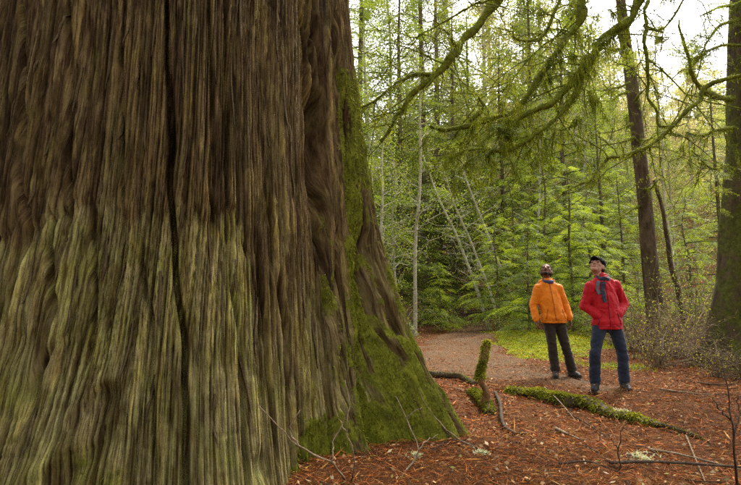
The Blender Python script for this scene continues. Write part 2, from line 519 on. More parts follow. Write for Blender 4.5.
DA = np.zeros_like(D)
def crack(pix, width, depth, power=2.6, fade=.25, under=0.0):
    global D, DA
    pts = sorted([(cedar_hit(x, y)[1], cedar_hit(x, y)[0]) for x, y in pix])
    z, a = np.array([p[0] for p in pts]), np.array([p[1] for p in pts])
    ac = np.interp(ZZ, z, a) + .010 * noise2(ZZ * 3, ZZ * 0, 400)
    wz = width * (1 + .35 * noise2(ZZ * 2.2, ZZ * 0 + 5, 401))
    d = np.abs((AA - ac) * 1.8) / wz
    f = sstep(z[0] - fade, z[0], ZZ) * sstep(z[-1] + fade, z[-1], ZZ)
    fr = f * np.exp(-d ** power)
    D = D - depth * fr
    DA = DA + under * width / 1.8 * fr * f ** 3 * np.tanh(3 * (AA - ac) * 1.8 / wz)      # hollows widen inside
for c_ in (
    ([(164, -60), (165, 60), (172, 150), (171, 215), (178, 300), (186, 370), (191, 430), (192, 520)], .018, .20, 2.6, .25, .4),
    ([(299, -60), (302, 30), (306, 110), (313, 190)], .040, .30, 2.6, .6),
    ([(306, -60), (309, 30), (314, 110), (320, 205)], .046, .40, 2.6, .6),
    ([(313, -60), (317, 30), (321, 110), (325, 180)], .036, .28, 2.6, .6),
    ([(318, 180), (322, 240), (326, 300)], .035, .14),
    ([(334, -40), (338, 60), (344, 130), (349, 165)], .030, .09, 2.6, .9),
    ([(222, -60), (225, 60), (227, 160), (231, 215)], .014, .09, 2.6, .4),
    ([(206, -60), (209, 60), (211, 150), (212, 200)], .013, .08, 2.6, .4),
    ([(66, -60), (68, 60), (67, 140), (72, 190)], .016, .05, 2.6, .5),
    ([(120, 20), (119, 100), (123, 160), (124, 190)], .014, .05, 2.6, .5),
    ([(20, -60), (22, 80), (20, 160), (24, 230)], .025, .08),
    ([(268, 190), (272, 260), (270, 320)], .018, .07),
    ([(280, 300), (288, 380), (292, 450), (294, 480)], .030, .12),
    ([(258, 260), (266, 350), (276, 430)], .018, .07),
    ([(226, 230), (236, 320), (246, 400), (250, 470)], .018, .06),
    ([(88, 230), (92, 300), (88, 345)], .020, .07),
    ([(45, 245), (50, 300), (44, 345), (30, 390)], .022, .07),
    ([(140, 260), (150, 320), (152, 380), (160, 470)], .020, .07),
    ([(370, 280), (375, 330), (380, 380), (384, 440)], .08, .20, 2.6, .9),
    ([(340, 240), (338, 320), (342, 380)], .02, .06),
    ([(372, 240), (376, 280), (382, 330)], .02, .04),
): crack(*c_)

def dent(px, py, rx, rz, depth, tilt=0.0):
    global D
    a, z = cedar_hit(px, py)
    u, v = (AA - a) * 1.8, ZZ - z
    u2, v2 = u * math.cos(tilt) + v * math.sin(tilt), -u * math.sin(tilt) + v * math.cos(tilt)
    D = D - depth * np.exp(-((u2 / rx) ** 2 + (v2 / rz) ** 2))
dent(106, 398, .06, .06, .05); dent(98, 418, .045, .12, .06, -.55); dent(118, 425, .03, .12, .03, .2)
dent(15, 342, .06, .12, .04); dent(112, 375, .07, .06, -.03)
dent(62, 450, .05, .22, -.05, -.75); dent(88, 395, .04, .15, -.04, -.6); dent(128, 400, .035, .15, -.03, .35)
dent(80, 470, .05, .2, .08, -.6)
dent(250, 245, .06, .09, .02)
dent(300, 470, .05, .10, .12); dent(262, 470, .05, .09, .08)

D = D * np.where(AA > A1, .5, 1.0)
# moss thickens the right-hand buttress
mx_, my_ = warp + .12 * fbm2(S * 5, ZZ * 4, 505, 3), ZZ + .18 * fbm2(S * 4 + 7, ZZ * 3, 506, 3)
mz = .42 * fbm2(mx_ * 4.2, my_ * 1.9, 501, 5, .62)
right = sstep(math.radians(-36), math.radians(-12), AA) * sstep(3.4, 1.0, ZZ) * (1 - .68 * sstep(-.35, .25, noise2(warp * 6, ZZ * .8, 530)))
mossm = np.clip(sstep(-.1, .55, right * (1.15 + mz * 1.3) - .22 - .25 * g1 * right), 0, 1) * sstep(0, .15, right)
low = sstep(math.radians(-62), math.radians(-30), AA) * sstep(1.5, .1, ZZ)
mossm = np.maximum(mossm, .9 * sstep(.2, .8, low * (1 + mz * 1.2) - .15))
edge_up = sstep(math.radians(-22), math.radians(-8), AA) * sstep(3.9, 3.0, ZZ)
mossm = np.maximum(mossm, .8 * sstep(.2, .7, edge_up * (1.0 + mz)))
mossm = np.maximum(mossm, .55 * sstep(.45, .9, noise2(S * 3.2, ZZ * 1.2, 520) + mz * .8 + .2 * wood) * sstep(1.7, .6, ZZ) * sstep(.6, -.2, g2 + g3 - .5))
mossm = mossm * sstep(-1.0, .1, s1h * .7 + s2h * .35 + mz * 1.2 + .1 - .8 * s1g)
D = D + .014 * mossm + mossm * (.022 * noise2(warp * 11, ZZ * 3.2, 509) + .012 * noise2(warp * 26, ZZ * 10, 510))
RR = R0 + D
CV = np.stack([CX + RR * np.cos(AA + DA), CY + RR * np.sin(AA + DA), ZZ], -1).reshape(-1, 3)
na, nz = AA.shape
ia, iz = np.meshgrid(np.arange(na), np.arange(nz - 1), indexing='ij')
i0 = (ia * nz + iz).ravel(); i1 = (((ia + 1) % na) * nz + iz).ravel()
CQ = np.stack([i0, i1, i1 + 1, i0 + 1], 1)

m = NT('cedar_bark')
vec = m.attr('grain', 'Vector')
st = m.mapping(vec, (1, .045, 1))
f1 = m.noise(st, 13, 7, .72, .0)
f2 = m.noise(st, 55, 5, .7, .0)
f3 = m.noise(m.mapping(vec, (1, .03, 1)), 150, 3, .6)
p1 = m.noise(vec, 1.7, 5, .65)
p2 = m.noise(m.mapping(vec, (1, .5, 1)), 6.0, 5, .7)
barkc = m.ramp(f1, [(.28, (.034, .020, .009)), (.45, (.088, .056, .024)), (.58, (.145, .098, .044)), (.72, (.215, .157, .075))])
barkc = m.mix(m.ramp(p2, [(.45, (0, 0, 0)), (.7, (.75, .75, .75))]), barkc, m.mix(1.0, barkc, (.95, 1.18, .62), 'MULTIPLY'))
woodc = m.ramp(f1, [(.28, (.075, .055, .024)), (.44, (.18, .147, .062)), (.58, (.28, .245, .110)), (.74, (.40, .36, .19))])
alg = m.ramp(m.noise(vec, 2.6, 6, .7), [(.42, (0, 0, 0)), (.68, (.85, .85, .85))])
woodc = m.mix(alg, woodc, m.mix(1.0, woodc, (.84, 1.0, .42), 'MULTIPLY'))
red = m.ramp(m.noise(m.mapping(vec, (1, .35, 1)), 5.0, 5, .7, .5), [(.5, (0, 0, 0)), (.72, (.8, .8, .8))])
woodc = m.mix(red, woodc, m.mix(1.0, woodc, (.62, .42, .36), 'MULTIPLY'))
c = m.mix(m.attr('wood'), barkc, woodc)
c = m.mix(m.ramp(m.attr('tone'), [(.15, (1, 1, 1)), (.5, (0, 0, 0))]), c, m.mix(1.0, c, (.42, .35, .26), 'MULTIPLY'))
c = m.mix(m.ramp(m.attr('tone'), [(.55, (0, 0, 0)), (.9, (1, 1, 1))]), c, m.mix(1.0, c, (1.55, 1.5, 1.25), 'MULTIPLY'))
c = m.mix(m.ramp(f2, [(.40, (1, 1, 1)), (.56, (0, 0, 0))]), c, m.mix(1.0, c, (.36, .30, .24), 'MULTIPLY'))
c = m.mix(m.ramp(f3, [(.5, (0, 0, 0)), (.75, (.5, .5, .5))]), c, m.mix(1.0, c, (1.6, 1.5, 1.35), 'MULTIPLY'))
mcol = m.ramp(m.noise(m.mapping(vec, (1, .4, 1)), 13, 6, .75), [(.28, (.040, .034, .007)), (.45, (.09, .095, .009)), (.6, (.16, .165, .014)), (.75, (.26, .26, .03))])
mf = m.ramp(m.math('ADD', m.attr('moss'), m.math('MULTIPLY', m.math('SUBTRACT', m.noise(vec, 22, 5, .75), .5), .9)), [(.42, (0, 0, 0)), (.68, (1, 1, 1))])
c = m.mix(mf, c, mcol)
nb = m.bump(f1, .9, .03)
nb = m.bump(f2, .9, .02, nb)
nb = m.bump(f3, .9, .008, nb)
MAT_CEDAR = m.surf(c, .92, nb, .12)

cedar = empty('giant_cedar_tree', (CX, CY, 0))
tag(cedar, 'huge ancient cedar with fluted fibrous bark and mossy flared root, filling half the view', 'tree')
CVl = CV - np.array([CX, CY, 0])
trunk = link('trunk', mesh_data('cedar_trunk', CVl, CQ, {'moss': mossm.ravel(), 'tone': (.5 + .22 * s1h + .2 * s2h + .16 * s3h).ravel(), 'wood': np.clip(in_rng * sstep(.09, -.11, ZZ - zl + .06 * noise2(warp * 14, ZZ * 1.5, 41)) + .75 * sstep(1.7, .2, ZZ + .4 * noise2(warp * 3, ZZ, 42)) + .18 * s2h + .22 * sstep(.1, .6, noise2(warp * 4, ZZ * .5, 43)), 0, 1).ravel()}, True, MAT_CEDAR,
             {'grain': np.stack([warp, ZZ, 0 * RR], -1).reshape(-1, 3)}), cedar)

# moss tufts on the buttress
fm = mossm.reshape(-1)[CQ].mean(1)
fz = CV[CQ[:, 0], 2]
fa = AA.reshape(-1)[CQ[:, 0]]
wgt = np.where((fm > .35) & (fz < 4.6) & (fz > -.05) & (fa < A1) & (fa > A0), fm ** 2, 0)
P, N, _ = sample_surface(CVl, CQ, 42000, wgt)
Dd = unit(N * .8 + np.array([0, 0, -.15]) + rng.normal(size=P.shape) * .55)
acc = Acc()
V_, Q_ = blades(P - N * .004, Dd, rng.uniform(.010, .042, len(P)), rng.uniform(.004, .011, len(P)), .4)
acc.add(V_, Q_, np.repeat(rng.random(len(P)), 4))
MAT_MOSS = mat_leaf('moss_tufts', (.045, .050, .005), (.14, .15, .011), (.31, .31, .03), .3, 3.0, .05)
o = link('moss', acc.build('cedar_moss', MAT_MOSS), trunk); o['kind'] = 'stuff'

# loose strips of bark hanging on the stem
MAT_STRIP = mat_bark('bark_strip', (.04, .026, .012), (.11, .075, .033), (.20, .15, .07), 0, 40, .05)
strip_px = [(40, 60, 30), (62, 30, 35), (78, 90, 45), (92, 150, 40), (110, 60, 60), (120, 125, 30), (128, 30, 40), (138, 75, 30), (146, 130, 45), (156, 30, 60), (183, 60, 80), (186, 150, 45),
            (196, 20, 60), (203, 110, 60), (216, 40, 90), (232, 90, 80), (240, 20, 70), (247, 140, 60), (256, 60, 90), (266, 120, 60), (275, 30, 80), (283, 100, 80), (290, 170, 60), (50, 140, 35), (33, 190, 30),
            (100, 190, 25), (140, 190, 22), (328, 60, 60), (336, 150, 40), (322, 220, 50), (210, 260, 60), (222, 300, 70), (236, 260, 60), (256, 330, 60), (302, 280, 80), (312, 340, 60), (245, 380, 60),
            (200, 330, 60), (160, 300, 50), (118, 290, 50), (70, 300, 60), (60, 260, 40), (28, 280, 40), (104, 260, 40), (128, 350, 50), (150, 400, 40), (215, 420, 40), (30, 430, 30), (170, 60, 60), (12, 110, 50)]
RRf = RR[:n_dense, :310]
def stem_r(a, z):
    i = np.clip(np.searchsorted(ang_d, a), 0, n_dense - 1)
    j = np.clip(((z + .35) / 5.35 * 310).astype(int), 0, 309)
    return RRf[i, j]
for k, (px, py, ln) in enumerate(strip_px):
    a, z = cedar_hit(px, py)
    Lm = ln / 494 * 3.6
    nn = 9
    t = np.linspace(0, 1, nn)
    zz_ = z + Lm / 2 - t * Lm
    lean = rng.normal() * .012
    aa_ = a + lean * (t - .5) + .003 * np.sin(t * 5 + k)
    base = stem_r(aa_, zz_)
    base = np.maximum(base, np.convolve(np.pad(base, 2, 'edge'), np.ones(5) / 5, 'valid'))
    lift = .001 + rng.uniform(.0, .03) * t ** 4
    wd = rng.uniform(.006, .016) * np.sin(np.clip(t * .9 + .12, 0, 1) * math.pi) ** .6
    rows = []
    for s_, dr in ((-1, -.004), (-.4, .006), (.4, .006), (1, -.004)):
        r_ = base + lift + dr
        al = aa_ + s_ * wd / 1.8
        rows.append(np.stack([r_ * np.cos(al), r_ * np.sin(al), zz_], -1))
    rows.append(rows[2] - .008 * np.stack([np.cos(aa_), np.sin(aa_), 0 * t], -1)); rows.append(rows[1] - .008 * np.stack([np.cos(aa_), np.sin(aa_), 0 * t], -1))
    order = [0, 1, 2, 3, 4, 5]
    V_ = np.stack([rows[i] for i in order], 1)
    Q_ = [[i * 6 + j, i * 6 + (j + 1) % 6, (i + 1) * 6 + (j + 1) % 6, (i + 1) * 6 + j] for i in range(nn - 1) for j in range(6)]
    link('bark_strip', mesh_data('bark_strip', V_.reshape(-1, 3), Q_, None, True, MAT_STRIP), trunk)
# ================================================================== foliage templates
def spray(L, n_side, leaf_l, leaf_w, step, ang=52, reach=.42, droop=.25, seed=1):
    """flat conifer spray along +X: twig, side twigs, many small leaves (all quads)"""
    r = np.random.default_rng(seed)
    P, D, S = [], [], []
    V, Q, n = [], [], 0
    def axis(t): return np.array([t * L, 0.0, -droop * L * t * t])
    def strip(a, b, w):
        nonlocal n
        a, b = np.asarray(a), np.asarray(b)
        d = unit(b - a); s = np.cross(d, [0, 0, 1.0]); s = s / (np.linalg.norm(s) + 1e-9) * w
        V.extend([a - s, a + s, b + s * .5, b - s * .5]); Q.append([n, n + 1, n + 2, n + 3]); n += 4
    for i in range(4): strip(axis(i / 4), axis((i + 1) / 4), .006 * L)
    for i in range(n_side):
        t = .08 + .9 * (i + r.uniform(-.3, .3)) / n_side
        base = axis(t)
        for sgn in (-1, 1):
            ln = L * reach * (math.sin(min(1, t * 1.15 + .18) * math.pi) ** .7 if t < .9 else .25) * r.uniform(.7, 1.15)
            an = math.radians(ang + r.uniform(-9, 9))
            dr = np.array([math.cos(an), sgn * math.sin(an), r.uniform(-.28, .08)])
            end = base + dr * ln
            strip(base, end, .003 * L)
            k = max(2, int(ln / step))
            for j in range(k):
                u = (j + .6) / k
                p = base + dr * ln * u + np.array([0, 0, -.18 * ln * u * u])
                for s2 in (-1, 1):
                    a2 = math.atan2(dr[1], dr[0]) + s2 * math.radians(r.uniform(35, 60))
                    P.append(p); D.append([math.cos(a2), math.sin(a2), r.uniform(-.35, .2)]); S.append(r.uniform(.7, 1.2) * (1.1 - .45 * u))
    P, D, S = np.array(P), unit(np.array(D)), np.array(S)
    nrm = unit(np.stack([r.normal(size=len(P)) * .35, r.normal(size=len(P)) * .35, np.ones(len(P))], 1))
    s = unit(np.cross(D, nrm))
    l, w = leaf_l * S[:, None], leaf_w * S[:, None]
    LV = np.stack([P, P + D * l * .5 + s * w / 2, P + D * l, P + D * l * .5 - s * w / 2], 1).reshape(-1, 3)
    LQ = np.arange(len(LV)).reshape(-1, 4)
    nt = len(V)
    VV = np.vstack([np.array(V), LV]); QQ = np.vstack([np.array(Q), LQ + nt])
    return VV, QQ

SPRAY_F = [spray(1.0, 15, .085, .026, .075, seed=s) for s in (1, 2)]           # for saplings near enough to show needles
SPRAY_M = [spray(1.0, 8, .15, .05, .15, seed=s, reach=.46) for s in (3, 4)]    # for the tall trees
SPRAY_C = [spray(1.0, 5, .27, .10, .27, seed=s, reach=.5) for s in (5, 6)]     # for far trees

def put_sprays(acc, T, F_, U, S, kinds):
    which = rng.integers(0, len(kinds), len(T))
    for k, (TV, TQ) in enumerate(kinds):
        i = np.where(which == k)[0]
        if len(i) == 0: continue
        V, Q = instance(TV, TQ, rots(F_[i], U[i]), T[i], S[i])
        a = np.repeat(np.clip(rng.normal(.5, .22, len(i)), 0, 1), len(TV)) + rng.normal(0, .12, len(V))
        acc.add(V, Q, a)

def trunk_tube(h, r0, lean=(0, 0), wob=.1, seed=0, nseg=12, n=26, flare=.35, rough=.10, rtop=.12):
    t = np.linspace(0, 1, n) ** 1.3
    z = -.25 + t * (h + .25)
    sx = noise2(t * 4 + seed, t * 0 + 1, seed) * wob; sy = noise2(t * 4 + seed, t * 0 + 7, seed + 1) * wob
    P = np.stack([lean[0] * t + sx * t, lean[1] * t + sy * t, z], 1)
    R = r0 * (rtop + (1 - rtop) * (1 - t) ** .8) * (1 + flare * np.exp(-np.maximum(z, 0) / (r0 * 1.6)))
    V, Q = tube(P, R, nseg, rough, seed)
    return P, R, V, Q

def conifer_meshes(seed, h, r0, z0, blen, n_br, kinds, sp_step, sp_size, droop, mats, lean=(0, 0), top_pow=.85, dead=0):
    """-> trunk mesh, crown mesh"""
    global rng
    keep = rng; rng = np.random.default_rng(seed)
    P, R, V, Q = trunk_tube(h, r0, lean, .12, seed)
    tr = mesh_data('conifer_trunk', V, Q, None, True, mats[0])
    crown, T, Fv, Uv, S = Acc(), [], [], [], []
    for b in range(n_br):
        f = (b + rng.random()) / n_br
        z = z0 + (h - z0) * f ** 1.05
        i = np.searchsorted(P[:, 2], z); i = min(max(i, 1), len(P) - 1)
        u = (z - P[i - 1, 2]) / (P[i, 2] - P[i - 1, 2] + 1e-9)
        p0 = P[i - 1] * (1 - u) + P[i] * u
        az = b * 2.399 + rng.normal() * .35
        L = blen * ((1 - f) ** top_pow * .82 + .18) * rng.uniform(.4, 1.25)
        d = np.array([math.cos(az), math.sin(az), 0])
        k = 6
        tt = np.linspace(0, 1, k)
        rise = rng.uniform(.0, .25)
        bp = p0 + d[None] * (L * tt)[:, None]
        bp[:, 2] += L * (rise * tt - (droop + rng.uniform(-.1, .1)) * tt ** 2)
        bv, bq = tube(bp, np.linspace(.012 + .012 * L, .004, k), 4, 0, 0, False)
        crown.add(bv, bq, .15)
        ns = max(1, int(L / sp_step))
        for j in range(ns):
            t = (j + .55 + rng.uniform(-.2, .2)) / ns
            q = p0 + d * L * t; q[2] += L * (rise * t - droop * t * t)
            for sg in (-1, 1, 0) if t > .75 else (-1, 1):
                a2 = az + sg * rng.uniform(.55, 1.05)
                T.append(q); Fv.append([math.cos(a2), math.sin(a2), rng.uniform(-.45, -.02)])
                Uv.append([rng.normal() * .25, rng.normal() * .25, 1]); S.append(sp_size * rng.uniform(.6, 1.3) * (1 - .25 * f))
    if T: put_sprays(crown, np.array(T), np.array(Fv), np.array(Uv), np.array(S), kinds)
    cr = crown.build('conifer_crown', mats[1])
    rng = keep
    return tr, cr

MAT_CONIFER_BARK = mat_bark('conifer_bark', (.05, .038, .022), (.12, .09, .055), (.20, .16, .11), .5, 9, .25, ((.06, .065, .012), (.16, .17, .03)))
MAT_PALE_BARK = mat_bark('pale_stem_bark', (.22, .20, .12), (.45, .42, .29), (.62, .60, .48), .40, 12, .7, ((.10, .12, .02), (.26, .28, .05)))
MAT_MOSSY_BARK = mat_bark('mossy_bark', (.022, .015, .009), (.055, .036, .020), (.10, .07, .04), .55, 9, .3, ((.03, .036, .005), (.11, .12, .014)))
MAT_NEEDLE = mat_leaf('hemlock_needles', (.060, .088, .014), (.165, .22, .032), (.33, .38, .07), .55, .45)
MAT_NEEDLE_DARK = mat_leaf('dark_needles', (.035, .045, .010), (.095, .110, .020), (.18, .20, .035), .45, .5)
MAT_SAPLING = mat_leaf('sapling_needles', (.085, .125, .010), (.21, .28, .022), (.38, .44, .06), .58, .9)
MAT_YELLOWLEAF = mat_leaf('spring_leaves', (.070, .105, .014), (.165, .22, .03), (.29, .34, .06), .55, .5)
MAT_PALELEAF = mat_leaf('pale_spring_leaves', (.22, .23, .09), (.42, .41, .18), (.60, .55, .32), .5, .12)
MAT_TWIG = mat_bark('bare_twig', (.10, .07, .04), (.22, .16, .095), (.36, .28, .18), .2, 14, .4)

def place(kind, trunk_me, crown_me, loc, rotz, scale, label, group=None, extra=()):
    e = empty(kind, loc, rotz, scale)
    tag(e, label, 'tree', group)
    if trunk_me: link('trunk', trunk_me, e)
    if crown_me: link('crown', crown_me, e)
    for nm, me in extra: link(nm, me, e)['kind'] = 'stuff'
    return e

def ground_at(px, depth):
    x = (px - 370.5) / F * depth * (1 / (math.cos(PITCH) + .1 * math.sin(PITCH)))
    return np.array([x, depth, float(ground_h(x, depth))])

# ------------------------------------------------------------------ hemlocks and saplings
HEM = [conifer_meshes(s, h, r, z0, bl, nb, SPRAY_M, .42, .85, .25, (MAT_CONIFER_BARK, MAT_NEEDLE)) for s, h, r, z0, bl, nb in ((21, 19, .2, 1.2, 3.3, 86), (22, 15, .16, .8, 2.9, 74))]
DARK = [conifer_meshes(s, h, r, z0, bl, nb, SPRAY_M, .42, .9, .32, (MAT_CONIFER_BARK, MAT_NEEDLE_DARK)) for s, h, r, z0, bl, nb in ((31, 20, .26, 1.5, 3.5, 86),)]
SAP = [conifer_meshes(s, h, r, z0, bl, nb, SPRAY_F, .30, .52, .22, (MAT_CONIFER_BARK, MAT_SAPLING)) for s, h, r, z0, bl, nb in ((41, 4.2, .05, .3, 1.5, 40), (42, 5.5, .06, .5, 1.7, 46), (43, 3.0, .04, .2, 1.3, 34))]
sap_spots = [  # pixel x, depth, variant, scale, label
    (497, 17.0, 0, 1.0, 'light green conifer sapling beside the path, left of the orange jacket'),
    (528, 14.8, 2, 1.15, 'low bushy green sapling just behind the man in orange'),
    (515, 20.0, 1, 1.15, 'taller green sapling behind the leaning pale stems'),
    (572, 15.5, 1, 1.0, 'feathery sapling standing between the two walkers'),
    (590, 18.5, 0, 1.25, 'feathery sapling behind the cap of the man in red'),
    (548, 19.0, 1, 1.3, 'tall slim sapling rising above the man in orange'),
    (432, 24.0, 0, 1.0, 'small sapling left of the path end, in front of the dark conifers'),
    (605, 13.8, 2, .8, 'low sapling right behind the man in red'),
    (625, 21.0, 1, 1.2, 'sapling seen just left of the straight conifer trunk'),
    (540, 24.0, 0, 1.5, 'pale green sapling deep behind the moss bank'),
    (690, 19.0, 0, 1.2, 'sapling in the gap between the two dark trunks'),
    (440, 19.5, 2, .9, 'bright sapling left of the path beside the thin pale stem'),
]
for i, (px, d, k, sc, lab) in enumerate(sap_spots):
    place('conifer_sapling', *SAP[k], ground_at(px, d), rng.uniform(0, 6.28), sc, lab, 'conifer saplings along the path')
hem_spots = [
    (425, 27, 'D', 0, 1.0, 'dark dense conifer behind the thin pale stems'),
    (440, 34, 'D', 0, 1.15, 'dark conifer at the far end of the path'),
    (360, 23, 'H', 0, 1.0, 'green conifer half hidden by the giant cedar'),
    (472, 38, 'H', 0, 1.1, 'conifer closing the end of the path'),
    (505, 29, 'H', 1, 1.0, 'green conifer behind the leaning pale stems'),
    (538, 33, 'H', 0, 1.15, 'green conifer far behind the orange jacket'),
    (570, 26, 'H', 1, 1.0, 'drooping conifer behind and between the walkers'),
    (600, 36, 'H', 0, 1.15, 'tall conifer far behind the red jacket'),
    (606, 23.5, 'H', 1, .75, 'short conifer left of the straight brown trunk'),
    (725, 28, 'H', 1, .95, 'conifer behind the mossy trunk at the picture edge'),
    (345, 17, 'H', 1, .8, 'conifer beside the cedar buttress'),
    (400, 24, 'H', 1, 1.1, 'full green conifer right behind the thin pale pair'),
    (455, 30, 'H', 1, 1.2, 'full green conifer just left of the path end'),

]
for i, (px, d, kd, k, sc, lab) in enumerate(hem_spots):
    me = (DARK if kd == 'D' else HEM)[k]
    place('hemlock_tree', *me, ground_at(px, d), rng.uniform(0, 6.28), sc * (1.1 if px < 590 else .95), lab, 'conifers behind the path')

# ------------------------------------------------------------------ thin broadleaf stems
def leafy(seed, h, r0, lean, mats, n_br=26, leaves=1500, z0=.35, leaf=.065, spread=.28, curve=0.0):
    global rng
    keep = rng; rng = np.random.default_rng(seed)
    P, R, V, Q = trunk_tube(h, r0, lean, .25, seed, 8, 24, .15, .05, .2)
    P[:, 0] += curve * np.linspace(0, 1, len(P)) ** 2
    V, Q = tube(P, R, 8, .06, seed)
    tr = mesh_data('stem', V, Q, None, True, mats[0])
    br, ends = Acc(), []
    for b in range(n_br):
        f = z0 + (1 - z0) * (b + rng.random()) / n_br
        i = int(f * (len(P) - 1))
        az = rng.uniform(0, 6.28); L = h * spread * (1.15 - f) * rng.uniform(.5, 1.2)
        d = np.array([math.cos(az), math.sin(az), rng.uniform(.2, 1.1)]); d /= np.linalg.norm(d)
        q = P[i] + d[None] * (np.linspace(0, 1, 5) * L)[:, None]
        q[:, 2] -= .12 * L * np.linspace(0, 1, 5) ** 2; q[1:] += rng.normal(size=(4, 3)) * .04 * L
        bv, bq = tube(q, np.linspace(R[i] * .35 + .004, .004, 5), 4, 0, 0, False); br.add(bv, bq, .5)
        for s_ in range(5):
            j = rng.integers(1, 5); d2 = unit(d + rng.normal(size=3) * .8); l2 = L * rng.uniform(.2, .55)
            e = q[j][None] + d2[None] * (np.linspace(0, 1, 4) * l2)[:, None]; e[1:] += rng.normal(size=(3, 3)) * .04 * l2
            bv, bq = tube(e, np.linspace(.006, .003, 4), 3, 0, 0, False); br.add(bv, bq, .5)
            ends.append(e); ends.append(q[1:])
    bm = br.build('branches', mats[0])
    E = np.concatenate(ends)
    i = rng.integers(0, len(E), leaves)
    p = E[i] + rng.normal(size=(leaves, 3)) * .16
    D_ = unit(rng.normal(size=(leaves, 3)) + np.array([0, 0, -.5]))
    V, Q = blades(p, D_, leaf * rng.uniform(.6, 1.3, leaves), leaf * .55 * rng.uniform(.6, 1.3, leaves), .1)
    acc = Acc(); acc.add(V, Q, np.repeat(rng.random(leaves), 4))
    cr = acc.build('leaf_crown', mats[1])
    rng = keep
    return tr, cr, bm
LEAFY = [leafy(51, 11, .075, (.3, 0), (MAT_PALE_BARK, MAT_YELLOWLEAF), leaves=2600), leafy(52, 7.5, .055, (-.5, .3), (MAT_PALE_BARK, MAT_YELLOWLEAF), leaves=2200),
         leafy(53, 12, .075, (.2, .5), (MAT_PALE_BARK, MAT_YELLOWLEAF), leaves=3200), leafy(54, 6.5, .075, (-1.7, .2), (MAT_PALE_BARK, MAT_YELLOWLEAF), leaves=900, curve=-.5)]
BUSHY = [leafy(61, 13, .10, (.4, .3), (MAT_PALE_BARK, MAT_YELLOWLEAF), 60, 15000, .18, .085, .32), leafy(62, 17, .14, (-.4, .3), (MAT_PALE_BARK, MAT_PALELEAF), 64, 15000, .2, .12, .30)]
leaf_spots = [
    (414, 17.0, 0, 1.0, 0.0, 'slender pale stem right of the cedar, tallest of the thin pair'),
    (401, 17.6, 1, 1.0, 1.2, 'slender yellowish stem leaning beside the tall pale one'),
    (380, 19.5, 2, 1.0, 2.2, 'thin pale stem close to the cedar silhouette'),
    (372, 16.0, 1, 1.1, 4.0, 'thin stem brushing the edge of the cedar'),
    (503, 19.0, 3, 1.0, 0.1, 'leaning pale birch-like stem left of the orange jacket'),
    (490, 20.5, 3, 1.15, -.15, 'second leaning pale stem, parallel to its neighbour by the path'),
    (520, 21.0, 3, 1.2, .25, 'leaning mossy pale stem nearest the orange jacket'),
    (536, 23.0, 2, 1.0, 5.0, 'upright thin stem behind the man in orange'),
    (465, 31.0, 0, .9, 1.0, 'thin pale stem at the end of the path'),
    (458, 33.0, 2, .7, 3.0, 'thin yellow stem at the left of the path end'),
    (676, 25.0, 0, 1.1, 2.0, 'thin stem seen between the two big trunks'),
]
for i, (px, d, k, sc, rz, lab) in enumerate(leaf_spots):
    t_, c_, b_ = LEAFY[k]
    place('thin_tree', t_, c_, ground_at(px, d), rz, sc, lab, 'thin pale stems', (('branches', b_),))
bush_spots = [
    (395, 36, 0, 1.2, 'yellow-green broadleaf tree whose crown shows above the thin pale pair'), (450, 45, 0, 1.3, 'yellow-green broadleaf tree behind the dark conifers left of the path end'),
    (485, 50, 1, 1.3, 'pale grey-green broadleaf tree beyond the end of the path'), (520, 36, 0, 1.1, 'yellow-green broadleaf tree behind the leaning pale stems'),
    (555, 46, 1, 1.2, 'pale broadleaf tree far behind the man in orange'), (585, 31, 0, 1.0, 'yellow-green broadleaf tree behind the gap between the two men'),
    (615, 44, 0, 1.2, 'yellow-green broadleaf tree just left of the straight conifer trunk'), (640, 33, 0, 1.0, 'yellow-green broadleaf tree directly behind the straight conifer trunk'),
    (655, 50, 1, 1.2, 'pale broadleaf tree just right of the straight conifer trunk'), (680, 36, 0, 1.0, 'yellow-green broadleaf tree in the middle of the gap between the big trunks'),
    (700, 46, 1, 1.1, 'pale broadleaf tree in the gap, left of the mossy edge trunk'), (735, 38, 0, 1.1, 'yellow-green broadleaf tree behind the mossy edge trunk'),
    (670, 62, 1, 1.3, 'pale tree on the slope, first right of the straight conifer'), (625, 60, 1, 1.3, 'pale tree on the slope, first left of the straight conifer'),
    (715, 60, 1, 1.2, 'pale tree on the slope touching the mossy edge trunk'), (375, 46, 0, 1.4, 'yellow-green broadleaf tree right beside the cedar silhouette'),
    (540, 60, 1, 1.3, 'pale slope tree above the head of the man in orange'), (580, 58, 1, 1.2, 'pale slope tree above the gap between the two men'),
    (500, 62, 1, 1.4, 'pale slope tree seen over the path end, to its right'), (430, 60, 0, 1.5, 'tall yellow-green tree behind the dark conifers by the cedar')]
for i, (px, d, k, sc, lab) in enumerate(bush_spots):
    t_, c_, b_ = BUSHY[k]
    place('broadleaf_tree', t_, c_, ground_at(px, d), rng.uniform(0, 6.28), sc * (1.7 if px < 610 else 1.05), lab,
          ('yellow-green background trees' if k == 0 else 'pale slope trees'), (('branches', b_),))

